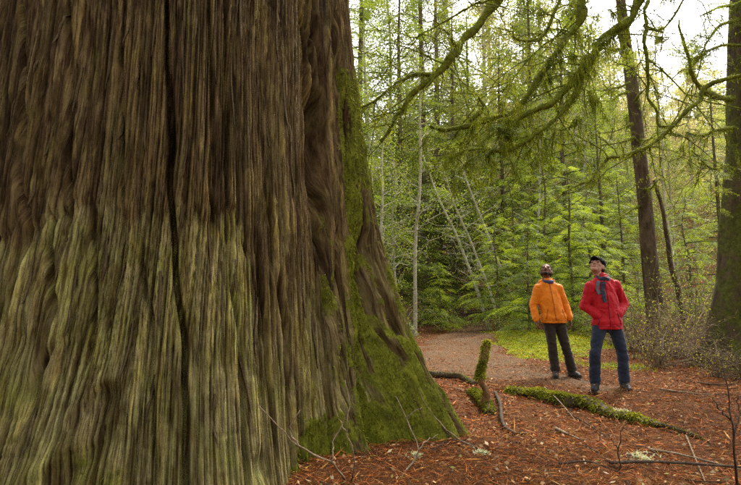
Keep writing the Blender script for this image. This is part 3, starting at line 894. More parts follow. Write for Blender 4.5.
# ------------------------------------------------------------------ the far wood on the slopes
n_far = 230
fx = rng.uniform(-70, 125, n_far * 3); fy = rng.uniform(52, 165, n_far * 3)
ok = (np.abs(fx / fy - .0) < 1.05) & (fx / fy > -.15)
fx, fy = fx[ok][:n_far], fy[ok][:n_far]
T, Fv, Uv, S = [], [], [], []
acc = Acc()
for x, y in zip(fx, fy):
    hh = rng.uniform(9, 17); z = float(ground_h(x, y)); con = rng.random() < .45
    tv, tq = tube(np.array([[x, y, z - .5], [x + rng.normal() * .4, y, z + hh * .5], [x + rng.normal() * .6, y, z + hh * .97]]), [.22, .15, .03], 4, 0, 0, False)
    acc.add(tv, tq, .1)
    nb = 14
    u = rng.random(nb) ** .8
    az = rng.uniform(0, 6.28, nb)
    rr = (3.0 * (1 - u) + .3) if con else 2.8 * np.sqrt(np.maximum(.05, 1 - (2 * u - .9) ** 2))
    rr = rr * rng.uniform(.15, .75, nb)
    for k in range(nb):
        T.append([x + rr[k] * math.cos(az[k]), y + rr[k] * math.sin(az[k]), z + hh * (.1 + .88 * u[k])]); Fv.append([math.cos(az[k]), math.sin(az[k]), rng.uniform(-.5, .1) if con else rng.uniform(-.5, .8)])
        Uv.append([rng.normal() * .4, rng.normal() * .4, 1]); S.append(rng.uniform(2.0, 3.4))
put_sprays(acc, np.array(T), np.array(Fv), np.array(Uv), np.array(S), SPRAY_C)
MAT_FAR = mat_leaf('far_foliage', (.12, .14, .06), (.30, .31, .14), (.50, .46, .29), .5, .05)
o = link('far_forest', acc.build('far_forest', MAT_FAR)); o['kind'] = 'stuff'; o['label'] = 'hazy mass of far trees on the slopes behind the wood'
# ================================================================== the near trees and their mossy limbs
MAT_LIMB = mat_bark('mossy_limb', (.045, .040, .010), (.095, .092, .016), (.15, .15, .028), 1.0, 10, .5, ((.05, .062, .006), (.20, .22, .018)))
MAT_HANG = mat_leaf('hanging_moss', (.048, .064, .006), (.14, .165, .012), (.31, .33, .028), .5, 1.2, .05)
MAT_BIGBARK = mat_bark('rugged_bark', (.026, .018, .010), (.072, .048, .026), (.14, .095, .055), .66, 7, .22, ((.028, .032, .006), (.095, .10, .014)))

def limb(parent, pts, r0, r1, hang=.25, n_hang=500, n_fuzz=900, twigs=8, seed=0, name='limb', mat=None, foliage=0, tw_len=.7):
    """pts: rows of (pixel x, pixel y, depth) or world points; a mossy limb with fuzz, hanging strands and side twigs"""
    global rng
    keep = rng; rng = np.random.default_rng(1000 + seed)
    org = np.array(parent.location)
    W = np.array([at(*p) if p[0] > 20 else p for p in pts], float)
    L = np.linalg.norm(np.diff(W, axis=0), axis=1).sum()
    n = max(8, int(L / .12))
    C = spline(W, n)
    C = C + np.stack([noise2(np.arange(n) * .35, np.full(n, k + seed * 3.1), seed) for k in range(3)], 1) * .035
    R = .60 * np.linspace(r0, r1, n) * (1 + .35 * noise2(np.arange(n) * .9, np.full(n, 9.0), seed + 4))
    V, Q = tube(C, R, 10, .22, seed)
    o = link(name, mesh_data('limb', V - org, Q, None, True, mat or MAT_LIMB), parent)
    acc = Acc(); tw = Acc()
    # side twigs
    lines = [(C, R)]
    for k in range(int(twigs * 1.7)):
        i = rng.integers(max(1, n // 8), n)
        d = unit(rng.normal(size=3) * np.array([1, .7, .6]) + np.array([-.3, 0, -.35]))
        l = tw_len * rng.uniform(.4, 1.4); m_ = 7
        q = C[i][None] + d[None] * (np.linspace(0, 1, m_) * l)[:, None]
        q[:, 2] -= .25 * l * np.linspace(0, 1, m_) ** 2
        q[1:] += np.cumsum(rng.normal(size=(m_ - 1, 3)) * .035 * l, 0)
        rr = np.linspace(.006 + .10 * R[i], .003, m_)
        v, qq = tube(q, rr, 5, .2, k); tw.add(v, qq, .3)
        lines.append((q, rr))
        for k2 in range(2):
            j = rng.integers(2, m_); d2 = unit(d + rng.normal(size=3) * .7); l2 = l * .5
            q2 = q[j][None] + d2[None] * (np.linspace(0, 1, 5) * l2)[:, None]; q2[1:] += np.cumsum(rng.normal(size=(4, 3)) * .03 * l2, 0)
            v, qq = tube(q2, np.linspace(.005, .002, 5), 4); tw.add(v, qq, .3)
            lines.append((q2, np.full(5, .004)))
    if tw.n: link('twigs', tw.build('twigs', MAT_LIMB, True), o)['kind'] = 'stuff'
    # moss fuzz on the limb
    P, N, _ = sample_surface(V, Q, n_fuzz)
    D_ = unit(N * .9 + rng.normal(size=P.shape) * .5 + np.array([0, 0, -.1]))
    v, q = blades(P, D_, rng.uniform(.012, .07, n_fuzz), rng.uniform(.004, .012, n_fuzz), .4); acc.add(v, q, np.repeat(rng.random(n_fuzz), 4))
    # strands that hang below limb and twigs, in clumps
    n_hang = int(n_hang * 2.0); n_fuzz = int(n_fuzz * 1.8)
    if n_hang:
        wts = np.array([len(l[0]) for l in lines], float); wts[0] *= 1.2
        li = rng.choice(len(lines), n_hang, p=wts / wts.sum())
        P = np.zeros((n_hang, 3)); Lh = np.zeros(n_hang)
        for a in range(len(lines)):
            s_ = np.where(li == a)[0]
            if len(s_) == 0: continue
            q, rr = lines[a]
            t = rng.random(len(s_)) * (len(q) - 1.001)
            cc = rng.random(max(2, len(q) // 3)) * (len(q) - 1.001)                       # clump centres
            inc = rng.random(len(s_)) < .72
            t = np.where(inc, cc[rng.integers(0, len(cc), len(s_))] + rng.normal(size=len(s_)) * .45, t); t = np.clip(t, 0, len(q) - 1.001)
            i = t.astype(int); f = (t - i)[:, None]
            P[s_] = q[i] * (1 - f) + q[i + 1] * f + rng.normal(size=(len(s_), 3)) * (rr[i][:, None] * .7 + .010)
            clump = .22 + .95 * sstep(-.1, .6, noise2(t * 1.1, t * 0 + a, seed + 30))
            Lh[s_] = .66 * hang * clump ** 2 * np.clip(rng.gamma(1.6, .3, len(s_)), .08, 1.4) * (1 if a == 0 else .6)
        D_ = unit(rng.normal(size=P.shape) * .22 + np.array([0, 0, -1.0]))
        v, q = blades(P, D_, Lh + .02, rng.uniform(.004, .012, n_hang), .0); acc.add(v, q, np.repeat(np.clip(rng.normal(.5, .25, n_hang), 0, 1), 4))
    acc2 = acc.build('limb_moss', MAT_HANG)
    V0 = np.empty(len(acc2.vertices) * 3, np.float32); acc2.vertices.foreach_get('co', V0); V0 = V0.reshape(-1, 3) - org.astype(np.float32); acc2.vertices.foreach_set('co', V0.ravel())
    link('moss', acc2, o)['kind'] = 'stuff'
    for ch in o.children:
        if ch.name.startswith('twigs'):
            me = ch.data; V0 = np.empty(len(me.vertices) * 3, np.float32); me.vertices.foreach_get('co', V0); me.vertices.foreach_set('co', (V0.reshape(-1, 3) - org.astype(np.float32)).ravel())
    if foliage:
        fa = Acc()
        li = rng.integers(0, len(lines), foliage)
        T = np.array([lines[a][0][rng.integers(len(lines[a][0]) // 2, len(lines[a][0]))] for a in li]) - org
        az = rng.uniform(0, 6.28, foliage)
        put_sprays(fa, T, np.stack([np.cos(az), np.sin(az), rng.uniform(-.8, -.1, foliage)], 1), np.stack([rng.normal(size=foliage) * .3, rng.normal(size=foliage) * .3, np.ones(foliage)], 1), rng.uniform(.25, .5, foliage), SPRAY_F)
        link('foliage', fa.build('limb_foliage', MAT_NEEDLE), o)['kind'] = 'stuff'
    rng = keep
    return o

# --- moss-draped tree whose stem stands outside the frame to the right; its limbs arch into view
mp = np.array([7.3, 5.0, float(ground_h(7.3, 5.0))])
maple = empty('moss_draped_tree', mp)
tag(maple, 'moss-draped tree whose limbs arch in from above and hang over the path', 'tree')
mc = spline([(0, 0, -.3, .42), (-.1, .05, 2, .34), (-.35, .25, 4.5, .30), (-.5, .5, 7.2, .24), (-.6, .7, 10, .12)], 40)
V, Q = tube(mc[:, :3], mc[:, 3] * (1 + .5 * np.exp(-np.maximum(mc[:, 2], 0) / .4)), 18, .14, 3)
link('trunk', mesh_data('maple_trunk', V, Q, None, True, MAT_BIGBARK), maple)
J = lambda z: tuple(mp + np.array([np.interp(z, mc[:, 2], mc[:, 0]), np.interp(z, mc[:, 2], mc[:, 1]), z]))
limb(maple, [J(6.2), (4.6, 5.7, 6.9), (2.9, 5.8, 6.1), (515, -20, 5.8), (470, 32, 5.75), (452, 60, 5.7), (430, 80, 5.7), (410, 97, 5.7), (396, 118, 5.7), (383, 142, 5.7)], .13, .03, .12, 1200, 3200, 12, 1)
limb(maple, [(430, 78, 5.7), (415, 73, 5.65), (398, 80, 5.6), (378, 100, 5.6), (352, 112, 5.6)], .04, .012, .10, 350, 700, 8, 2)
limb(maple, [(455, 48, 5.7), (446, 32, 5.7), (436, 27, 5.6)], .035, .014, .05, 60, 200, 2, 3)
limb(maple, [J(5.6), (5.2, 6.2, 6.2), (600, -25, 6.4), (580, 20, 6.4), (562, 45, 6.4), (540, 78, 6.4), (516, 110, 6.4), (480, 122, 6.4), (450, 130, 6.4), (430, 127, 6.4)], .13, .03, .48, 4200, 3200, 16, 4, foliage=14)
limb(maple, [(470, 122, 6.4), (484, 108, 6.4), (478, 95, 6.35)], .05, .014, .10, 100, 250, 3, 5)
limb(maple, [J(5.0), (5.4, 5.9, 5.7), (655, -12, 6.0), (628, 20, 6.0), (602, 40, 6.0), (590, 58, 6.0), (572, 82, 6.0), (548, 104, 6.0), (520, 118, 6.0), (505, 135, 6.0)], .12, .035, .55, 4200, 3200, 16, 6, foliage=14)
limb(maple, [(590, 58, 6.0), (575, 95, 5.95), (545, 128, 5.9), (510, 148, 5.9), (470, 150, 5.9), (452, 160, 5.9)], .055, .02, .42, 2600, 1400, 14, 7, foliage=10)
limb(maple, [(2.9, 5.8, 6.1), (565, -12, 5.9), (548, 26, 5.9), (532, 40, 5.9), (516, 38, 5.9), (508, 24, 5.9)], .05, .014, .16, 500, 700, 8, 8)
limb(maple, [(2.9, 5.8, 6.1), (500, -8, 5.4), (470, 8, 5.4), (440, 22, 5.4), (415, 40, 5.4), (400, 52, 5.4)], .03, .008, .14, 350, 400, 10, 9)
limb(maple, [J(4.4), (690, -10, 5.9), (648, 5, 5.9), (645, 40, 5.9), (648, 85, 5.9), (656, 118, 5.9), (672, 134, 5.9), (692, 140, 5.9)], .05, .016, .10, 350, 700, 7, 10)
limb(maple, [J(3.4), (5.5, 5.3, 3.9), (716, 80, 5.7), (697, 104, 5.7), (670, 132, 5.7), (645, 150, 5.7), (622, 158, 5.7), (606, 160, 5.7), (592, 178, 5.7), (580, 183, 5.7), (563, 193, 5.7)], .045, .018, .09, 500, 1500, 8, 11)
limb(maple, [(606, 160, 5.7), (640, 152, 5.75), (672, 120, 5.7), (690, 85, 5.6), (700, 55, 5.5)], .02, .008, .06, 60, 200, 3, 12)
limb(maple, [(648, 60, 5.9), (668, 78, 5.85), (690, 103, 5.8), (712, 128, 5.8)], .02, .01, .06, 100, 250, 5, 13)
limb(maple, [(645, 25, 5.9), (660, 30, 5.9), (675, 14, 5.9), (688, -10, 5.9)], .03, .02, .05, 60, 200, 5, 14)
limb(maple, [(636, 40, 5.9), (641, 62, 5.9), (652, 80, 5.9), (660, 100, 5.9)], .015, .006, .06, 60, 150, 4, 15)
limb(maple, [J(6.6), (4.9, 6.3, 6.6), (590, -10, 6.6), (575, 15, 6.6), (556, 35, 6.6), (530, 60, 6.6), (500, 95, 6.6)], .035, .012, .4, 1500, 600, 14, 16, foliage=8)

# --- the straight brown conifer behind the man in red
def big_trunk(name, label, loc, top, r0, h, seed, mat, flare=.45, nseg=40, lean2=0.0):
    e = empty(name, loc); tag(e, label, 'tree')
    n = 110
    t = np.linspace(0, 1, n); z = -.3 + t * (h + .3)
    lx = (top[0] - loc[0]) * z / (top[2] - loc[2]); ly = (top[1] - loc[1]) * z / (top[2] - loc[2])
    P = np.stack([lx + .05 * noise2(t * 6, t * 0, seed) * sstep(0, 1.5, z), ly, z], 1)
    R = r0 * (1 - .55 * t) * (1 + flare * np.exp(-np.maximum(z, 0) / (1.3 * r0 + .15)))
    V, Q = tube(P, R, nseg, .0, seed)
    a = np.arctan2(V[:, 1] - np.interp(V[:, 2], P[:, 2], P[:, 1]), V[:, 0] - np.interp(V[:, 2], P[:, 2], P[:, 0]))
    s_ = a * r0
    g = np.exp(-((noise2(s_ * 9 + .3 * noise2(s_ * 2, V[:, 2], seed), V[:, 2] * 1.6, seed) + .3 * noise2(s_ * 20, V[:, 2] * 4, seed + 1)) / .25) ** 2)
    k = 1 - .09 * g + .05 * noise2(s_ * 5, V[:, 2] * 1.2, seed + 2)
    cx = np.interp(V[:, 2], P[:, 2], P[:, 0]); cyy = np.interp(V[:, 2], P[:, 2], P[:, 1])
    V[:, 0] = cx + (V[:, 0] - cx) * k; V[:, 1] = cyy + (V[:, 1] - cyy) * k
    link('trunk', mesh_data('big_trunk', V, Q, None, True, mat), e)
    return e, P, R

MAT_GREYBARK = mat_bark('grey_brown_bark', (.026, .018, .009), (.078, .054, .027), (.15, .108, .062), .3, 8, .3)
b1 = ground_at(655, 12.5)
fir, fp, fr = big_trunk('tall_fir_tree', 'straight grey-brown conifer trunk with stubby side branches behind the man in red', b1, at(622, 0, 12.9), .215, 13, 71, MAT_GREYBARK)
def side_branch(e, loc, px0, py0, px1, py1, d, r, seed, hang=.1, nf=300, droop=.1, foliage=0):
    a, b = at(px0, py0, d), at(px1, py1, d - .8)
    mid = (a + b) / 2 + np.array([0, 0, droop])
    return limb(e, [tuple(a), tuple(mid), tuple(b)], r, r * .3, hang, 150, nf, 5, seed, 'branch', None, foliage, .45)
for k, (x0, y0, x1, y1) in enumerate(((628, 83, 585, 93), (628, 92, 588, 105), (632, 125, 588, 135), (634, 138, 582, 146), (640, 205, 606, 222), (620, 50, 597, 45), (640, 140, 655, 135), (634, 100, 650, 82), (644, 190, 660, 180), (625, 20, 645, 5))):
    side_branch(fir, b1, x0, y0, x1, y1, 12.6, .05, 200 + k, .16, 350, -.05, 0)
b2 = ground_at(684, 12.9)
lt, _, _ = big_trunk('leaning_tree', 'thin dark trunk leaning against the straight grey-brown conifer', b2, at(664, 225, 13.0), .085, 4.2, 72, MAT_GREYBARK, .3, 16)

# --- the mossy trunk at the right edge
b3 = ground_at(738, 9.3)
edge_tree, ep, er = big_trunk('mossy_edge_tree', 'thick dark mossy trunk cut off by the picture edge, with drooping branches', b3, at(749, 0, 9.3), .47, 13, 73, MAT_BIGBARK, .75, 56)
limb(edge_tree, [(735, 98, 9.05), (716, 95, 8.55), (700, 86, 8.25), (690, 70, 8.15), (684, 45, 8.15), (680, 20, 8.15)], .09, .03, .10, 300, 800, 4, 30, 'branch')
limb(edge_tree, [(735, 128, 9.05), (715, 130, 8.75), (700, 134, 8.65), (686, 132, 8.55)], .07, .03, .35, 700, 500, 6, 31, 'branch', foliage=14)
limb(edge_tree, [(738, 20, 9.05), (722, 24, 8.75), (712, 34, 8.55), (704, 50, 8.45)], .06, .02, .3, 500, 400, 6, 32, 'branch', foliage=26)
limb(edge_tree, [(738, 45, 9.05), (718, 46, 8.75), (706, 52, 8.55), (690, 70, 8.45)], .05, .02, .25, 300, 300, 6, 33, 'branch', foliage=24)
limb(edge_tree, [(735, 5, 9.05), (715, 8, 8.75), (700, 16, 8.55)], .05, .02, .2, 300, 300, 5, 34, 'branch', foliage=24)
limb(edge_tree, [(730, 178, 8.95), (716, 172, 8.65), (702, 160, 8.55), (690, 150, 8.45)], .03, .01, .1, 100, 150, 5, 35, 'branch', foliage=6)
limb(edge_tree, [(730, 165, 8.95), (712, 168, 8.55), (698, 162, 8.35)], .03, .01, .2, 200, 150, 5, 36, 'branch', foliage=8)

# ------------------------------------------------------------------ undergrowth
def shrub_mesh(seed, n_st, h, spread, leaves, mat_l):
    global rng
    keep = rng; rng = np.random.default_rng(seed)
    tw = Acc(); pts = []
    for k in range(n_st):
        az = rng.uniform(0, 6.28); hh = h * rng.uniform(.4, 1.2); out = spread * rng.uniform(.2, 1.2)
        t = np.linspace(0, 1, 8)
        q = np.stack([rng.normal() * .12 + math.cos(az) * out * t ** 1.4, rng.normal() * .12 + math.sin(az) * out * t ** 1.4, hh * (1.25 * t - .55 * t ** 3 * rng.uniform(.2, 1.6)) - .03], 1)
        q[1:] += np.cumsum(rng.normal(size=(7, 3)) * .022 * hh, 0)
        v, qq = tube(q, np.linspace(.009, .0025, 8) * rng.uniform(.6, 1.3), 4, 0, 0, False); tw.add(v, qq, rng.random())
        pts.append(q[2:])
        for s_ in range(4):
            j = rng.integers(2, 8); d = unit(rng.normal(size=3) + np.array([0, 0, .3])); l = hh * rng.uniform(.15, .45)
            e = q[j][None] + d[None] * (np.linspace(0, 1, 4) * l)[:, None]; e[1:] += rng.normal(size=(3, 3)) * .05 * l
            v, qq = tube(e, np.linspace(.004, .0018, 4), 3, 0, 0, False); tw.add(v, qq, rng.random()); pts.append(e[1:])
    tm = tw.build('twigs', MAT_TWIG, False)
    E = np.concatenate(pts); i = rng.integers(0, len(E), leaves)
    p = E[i] + rng.normal(size=(leaves, 3)) * .05
    D_ = unit(rng.normal(size=(leaves, 3)) + np.array([0, 0, -.2]))
    v, q = blades(p, D_, rng.uniform(.025, .055, leaves), rng.uniform(.014, .03, leaves), .1)
    a = Acc(); a.add(v, q, np.repeat(rng.random(leaves), 4)); lm = a.build('shrub_leaves', mat_l)
    rng = keep
    return tm, lm
MAT_SHRUBLEAF = mat_leaf('shrub_leaves', (.10, .10, .015), (.24, .22, .03), (.40, .35, .06), .5, 1.2)
SHR = [shrub_mesh(81, 34, 1.3, 1.1, 260, MAT_SHRUBLEAF), shrub_mesh(82, 46, 1.0, 1.3, 340, MAT_SHRUBLEAF), shrub_mesh(83, 20, 1.9, .9, 900, MAT_YELLOWLEAF), shrub_mesh(84, 22, .8, .8, 700, MAT_SAPLING)]
shrub_spots = [(650, 10.2, 0, 1.0, 'bare brown twig shrub just right of the red jacket'), (672, 10.6, 1, 1.1, 'low tangle of bare twigs below the straight conifer'), (688, 9.4, 0, .9, 'arching bare twigs in front of the mossy edge trunk'),
               (712, 8.0, 1, .6, 'bare twig tangle at the foot of the mossy edge trunk'), (662, 11.8, 2, 1.0, 'yellow-leaved shrub between the two big trunks'), (700, 12.0, 2, 1.05, 'tall yellow-leaved shrub left of the mossy edge trunk'),
               (638, 11.2, 1, 1.0, 'twiggy shrub behind the red jacket shoulder'), (628, 13.2, 2, 1.1, 'leafy yellow shrub directly behind the red jacket'), (738, 7.8, 1, .6, 'bare twigs at the picture edge beside the path'),
               (595, 14.2, 3, 1.2, 'low leafy shrub on the moss bank between the men'), (580, 16.0, 2, .9, 'slim yellow shrub on the moss bank'), (520, 17.2, 2, .9, 'yellow-green shrub behind the moss bank near the path'),
               (500, 15.8, 3, 1.0, 'low green shrub where the moss bank meets the path'), (445, 21.0, 3, 1.2, 'green shrub left of the path in the distance'), (392, 14.5, 0, 1.1, 'thin twiggy shrub beside the cedar buttress'),
               (685, 14.0, 0, 1.4, 'tall twiggy shrub far between the big trunks'), (555, 17.8, 3, 1.3, 'leafy shrub above the moss bank behind the orange jacket'), (430, 24.5, 2, 1.1, 'yellow shrub in front of the dark conifers'),
               (385, 17.0, 3, 1.4, 'green shrub at the foot of the thin pale stems'), (410, 22.0, 3, 1.5, 'rounded green shrub behind the thin pale stems'), (720, 13.5, 2, 1.2, 'yellow shrub partly behind the mossy edge trunk'),
               (655, 9.0, 1, .75, 'low bare twigs between the red jacket and the path edge'), (612, 12.0, 0, .9, 'bare arching twigs behind the man in red')]
for i, (px, d, k, sc, lab) in enumerate(shrub_spots):
    e = empty('shrub', ground_at(px, d), rng.uniform(0, 6.28), sc); tag(e, lab, 'shrub', 'shrubs of the undergrowth')
    link('stems', SHR[k][0], e)['kind'] = 'stuff'; link('leaves', SHR[k][1], e)['kind'] = 'stuff'
# ================================================================== litter, moss and fallen wood
def floor_pts(n, ymin, ymax, dens=1.4):
    y = ymin * (ymax / ymin) ** rng.random(n)
    x = (rng.random(n) * 1.75 - .55) * y * .92
    return x, y
def outside_cedar(x, y, pad=.03):
    a = np.arctan2(y - CY, x - CX)
    return np.hypot(x - CX, y - CY) > cedar_base(a, np.zeros_like(a)) - pad
def fine_h(x, y): return ground_h(x, y) + .012 * fbm2(x * 7, y * 7, 31, 3) * sstep(14, 7, np.hypot(x, y))

def coloured(name, acc_parts, mat):
    V = np.concatenate([a[0] for a in acc_parts]); C = np.concatenate([a[2] for a in acc_parts]); Q, n = [], 0
    for a in acc_parts: Q.append(a[1] + n); n += len(a[0])
    return mesh_data(name, V, np.concatenate(Q), None, False, mat, None, {'col': C})
m = NT('litter_pieces')
MAT_LITTER = m.surf(m.attr('col', 'Color'), .85, None, .2)

x, y = floor_pts(115000, 2.1, 15)
pdv = path_d(x, y)
keepm = outside_cedar(x, y) & (rng.random(len(x)) < np.where(pdv < .9, .85, 1.0))
x, y = x[keepm], y[keepm]; n = len(x)
P = np.stack([x, y, fine_h(x, y) + .006 + .018 * rng.random(n)], 1)
az = rng.uniform(0, 6.28, n)
D_ = unit(np.stack([np.cos(az), np.sin(az), rng.normal(0, .22, n)], 1))
L = rng.gamma(2.2, .026, n) + .015; W = rng.uniform(.0018, .0050, n) * (1 + 1.6 * (rng.random(n) < .10)) * np.clip(y / 4, .7, 2.0)
V, Q = blades(P, D_, L, W)
pal = np.array([(.22, .066, .014), (.29, .098, .020), (.15, .046, .011), (.33, .155, .04), (.095, .034, .011), (.36, .22, .085), (.19, .14, .02), (.06, .028, .012)])
ci = rng.choice(len(pal), n, p=[.26, .22, .18, .11, .1, .05, .04, .04])
C = np.repeat(pal[ci] * np.array([1.14, 1.0, .8]) * rng.uniform(.7, 1.3, (n, 1)), 4, 0)
o = link('needle_litter', coloured('needle_litter', [(V, Q, C)], MAT_LITTER)); o['kind'] = 'stuff'; o['label'] = 'red-brown fallen needles and cedar sprays covering the ground'

# small broad leaves and pale chips
x, y = floor_pts(5000, 2.2, 18)
k_ = outside_cedar(x, y); x, y = x[k_], y[k_]; n = len(x)
P = np.stack([x, y, fine_h(x, y) + .012 + .02 * rng.random(n)], 1)
az = rng.uniform(0, 6.28, n); D_ = unit(np.stack([np.cos(az), np.sin(az), rng.normal(0, .3, n)], 1))
V, Q = blades(P, D_, rng.uniform(.02, .055, n), rng.uniform(.012, .032, n))
pal = np.array([(.32, .20, .09), (.24, .12, .045), (.38, .29, .17), (.14, .075, .035), (.20, .20, .05)])
C = np.repeat(pal[rng.choice(5, n, p=[.3, .3, .12, .2, .08])] * rng.uniform(.7, 1.25, (n, 1)), 4, 0)
o = link('leaf_litter', coloured('leaf_litter', [(V, Q, C)], MAT_LITTER)); o['kind'] = 'stuff'; o['label'] = 'scattered small fallen leaves and chips'

# moss blades on the bank and in patches
MAT_GMOSS = mat_leaf('bank_moss', (.085, .105, .006), (.22, .25, .016), (.40, .41, .05), .4, 1.6, .05)
fm = gmoss.ravel()[GQ].mean(1); fy_ = GV[GQ[:, 0], 1]; fx_ = GV[GQ[:, 0], 0]
wg = np.where((fm > .3) & (fy_ > 3) & (fy_ < 22) & (np.abs(fx_) < 16) & outside_cedar(fx_, fy_), fm, 0) / (1 + .02 * fy_ ** 2)
P, N, _ = sample_surface(GV, GQ, 26000, wg)
D_ = unit(N + rng.normal(size=P.shape) * .55)
s_ = np.clip(P[:, 1] / 12, .5, 1.5)
V, Q = blades(P - N * .01, D_, rng.uniform(.03, .09, len(P)) * s_, rng.uniform(.012, .028, len(P)) * s_, .2)
a = Acc(); a.add(V, Q, np.repeat(rng.random(len(P)), 4))
o = link('moss_carpet', a.build('moss_carpet', MAT_GMOSS)); o['kind'] = 'stuff'; o['label'] = 'bright green moss covering the bank and floor patches'

# ------------------------------------------------------------------ mossy fallen wood
MAT_LOG = mat_bark('log_bark', (.025, .017, .011), (.07, .047, .028), (.13, .09, .055), .0, 8, .6)
MAT_LOGMOSS = mat_leaf('log_moss', (.050, .055, .006), (.15, .16, .014), (.32, .31, .04), .35, 2.5, .05)
def wood(name, label, cat, pts, r0, r1, moss=0, top_only=True, mlen=(.02, .06), rough=.25, seed=0, mat=None, group=None, nseg=10, mossy_from=0.0, mossy_to=1.0, step=.05):
    W = np.array(pts, float); org = W[0].copy()
    L = np.linalg.norm(np.diff(W, axis=0), axis=1).sum(); n = max(5, int(L / step))
    C = spline(W, n)
    R = np.linspace(r0, r1, n)
    V, Q = tube(C - org, R, nseg, rough, seed)
    e = link(name, mesh_data(name, V, Q, None, True, mat or MAT_LOG), None, org); tag(e, label, cat, group)
    if moss:
        idx = (Q // nseg).min(1) / n
        wgt = ((idx >= mossy_from) & (idx <= mossy_to)).astype(float)
        a_, b_, c_, d_ = (V[Q[:, i]] for i in range(4)); N = np.cross(c_ - a_, d_ - b_)
        up = N[:, 2] / (np.linalg.norm(N, axis=1) + 1e-9)
        if top_only: wgt = wgt * sstep(-.55, .3, up)
        wgt = wgt * (.15 + sstep(-.2, .3, noise2(idx * L * 5, up * 2, seed + 3)))
        P, N, _ = sample_surface(V, Q, moss, wgt + 1e-9)
        D_ = unit(N + rng.normal(size=P.shape) * .55 + np.array([0, 0, .1]))
        v, q = blades(P - N * .006, D_, rng.uniform(*mlen, moss), rng.uniform(.007, .018, moss), .35)
        a = Acc(); a.add(v, q, np.repeat(rng.random(moss), 4))
        link('moss', a.build('log_moss', MAT_LOGMOSS), e)['kind'] = 'stuff'
    return e
MAT_ROT = mat_bark('rotten_wood', (.10, .055, .02), (.24, .14, .055), (.36, .23, .10), .25, 14, .3)
def gp(px, py, up=0.0):
    p = on_ground(px, py); p[2] = float(fine_h(p[0], p[1])) + up; return tuple(p)
wood('fallen_log', 'low moss-covered log lying in front of the two men', 'log', [gp(508, 394, .0), gp(530, 397, .035), gp(556, 403, .045), gp(585, 407, .055), gp(612, 415, .03), gp(635, 419, .025), gp(655, 425, .0)], .075, .06, 8000, True, (.015, .06), .5, 1)
wood('fallen_branch', 'dark thin branch running on from the mossy log towards the picture edge', 'branch', [gp(646, 423, .03), gp(665, 428, .04), gp(685, 433, .03), gp(703, 437, .01)], .026, .014, 300, True, (.01, .03), .2, 2)
wood('fallen_branch', 'dark rotten branch along the near edge of the path, left of the mossy post', 'branch', [gp(424, 374, .04), gp(442, 377, .06), gp(460, 379, .06), gp(476, 384, .03)], .06, .04, 700, True, (.01, .03), .3, 3)
pb = on_ground(485, 410)
wood('mossy_stump', 'crooked moss-wrapped dead branch standing upright beside the path', 'stump', [tuple(pb + np.array([0, 0, -.05])), tuple(at(486, 396, pb[1])), tuple(at(482, 383, pb[1])), tuple(at(481, 370, pb[1] + .04)), tuple(at(484, 356, pb[1] + .06)), tuple(at(488, 341, pb[1] + .1))], .040, .026, 3000, False, (.012, .06), .75, 4, mossy_from=.40, mossy_to=1.0, mat=MAT_ROT)
wood('mossy_root', 'small moss-topped root hump at the foot of the standing mossy branch', 'root', [gp(470, 398, .0), gp(476, 400, .05), gp(486, 408, .05), gp(490, 414, .0)], .06, .05, 2600, True, (.02, .05), .3, 5)
wood('fallen_branch', 'crooked dark branch lying below the standing mossy branch', 'branch', [gp(495, 395, .02), gp(500, 408, .05), gp(503, 424, .04), gp(515, 434, .02), gp(525, 437, .02)], .022, .012, 0, seed=6)
MAT_STICK = mat_bark('dry_stick', (.12, .085, .05), (.25, .18, .11), (.42, .33, .22), .0, 20, .4)
MAT_DARKSTICK = mat_bark('dark_stick', (.03, .02, .013), (.075, .05, .032), (.14, .095, .06), .1, 20, .4)
sticks = [
    ('pale bleached wood splinter lying on the red needles', [gp(556, 430, .02), gp(566, 436, .04), gp(582, 443, .015)], .018, .006, 1),
    ('long pale stick pointing to the picture edge below the dark branch', [gp(648, 449, .03), gp(680, 455, .05), gp(741, 470, .04)], .011, .006, 1),
    ('straight grey stick lying parallel to the bottom of the picture', [gp(610, 471, .03), gp(660, 469, .05), gp(741, 468, .05)], .012, .008, 0),
    ('thin stick slanting down across the two long pale sticks', [gp(686, 436, .02), gp(694, 455, .06), gp(706, 484, .03)], .007, .005, 1),
    ('curved pale twig beside the lichen clump', [gp(628, 462, .02), gp(648, 455, .04), gp(668, 459, .02)], .009, .004, 1),
    ('pale stick lying on the slope of the mossy log', [gp(545, 398, .12), gp(560, 408, .10), gp(576, 420, .02)], .008, .004, 1),
    ('pair-topping dark twig leaning over the mossy log middle', [gp(568, 412, .02), gp(590, 424, .04), gp(610, 436, .02)], .008, .004, 0),
    ('small dark stick near the pale splinter', [gp(575, 448, .02), gp(588, 456, .03), gp(600, 462, .01)], .007, .004, 0),
    ('short stick on the needles in front of the cedar buttress', [gp(452, 447, .02), gp(470, 455, .03), gp(488, 465, .01)], .007, .004, 0),
    ('thin stick at the bottom edge below the lichen', [gp(560, 478, .02), gp(590, 474, .03), gp(625, 482, .02)], .008, .004, 0),
    ('grey stick lying in the path behind the log', [gp(660, 396, .02), gp(690, 400, .03), gp(715, 401, .02)], .012, .007, 1),
    ('dark stick near the picture edge below the mossy trunk', [gp(690, 380, .02), gp(715, 384, .03), gp(736, 383, .02)], .014, .008, 0),
    ('pale stick beside the root hump', [gp(455, 392, .02), gp(466, 397, .03), gp(476, 396, .03)], .010, .006, 1),
]
for k, (lab, pts, r0, r1, pale) in enumerate(sticks):
    wood('fallen_stick', lab, 'stick', pts, r0, r1, 0, rough=.2, seed=20 + k, mat=MAT_STICK if pale else MAT_DARKSTICK, group='fallen sticks', nseg=6, step=.04)
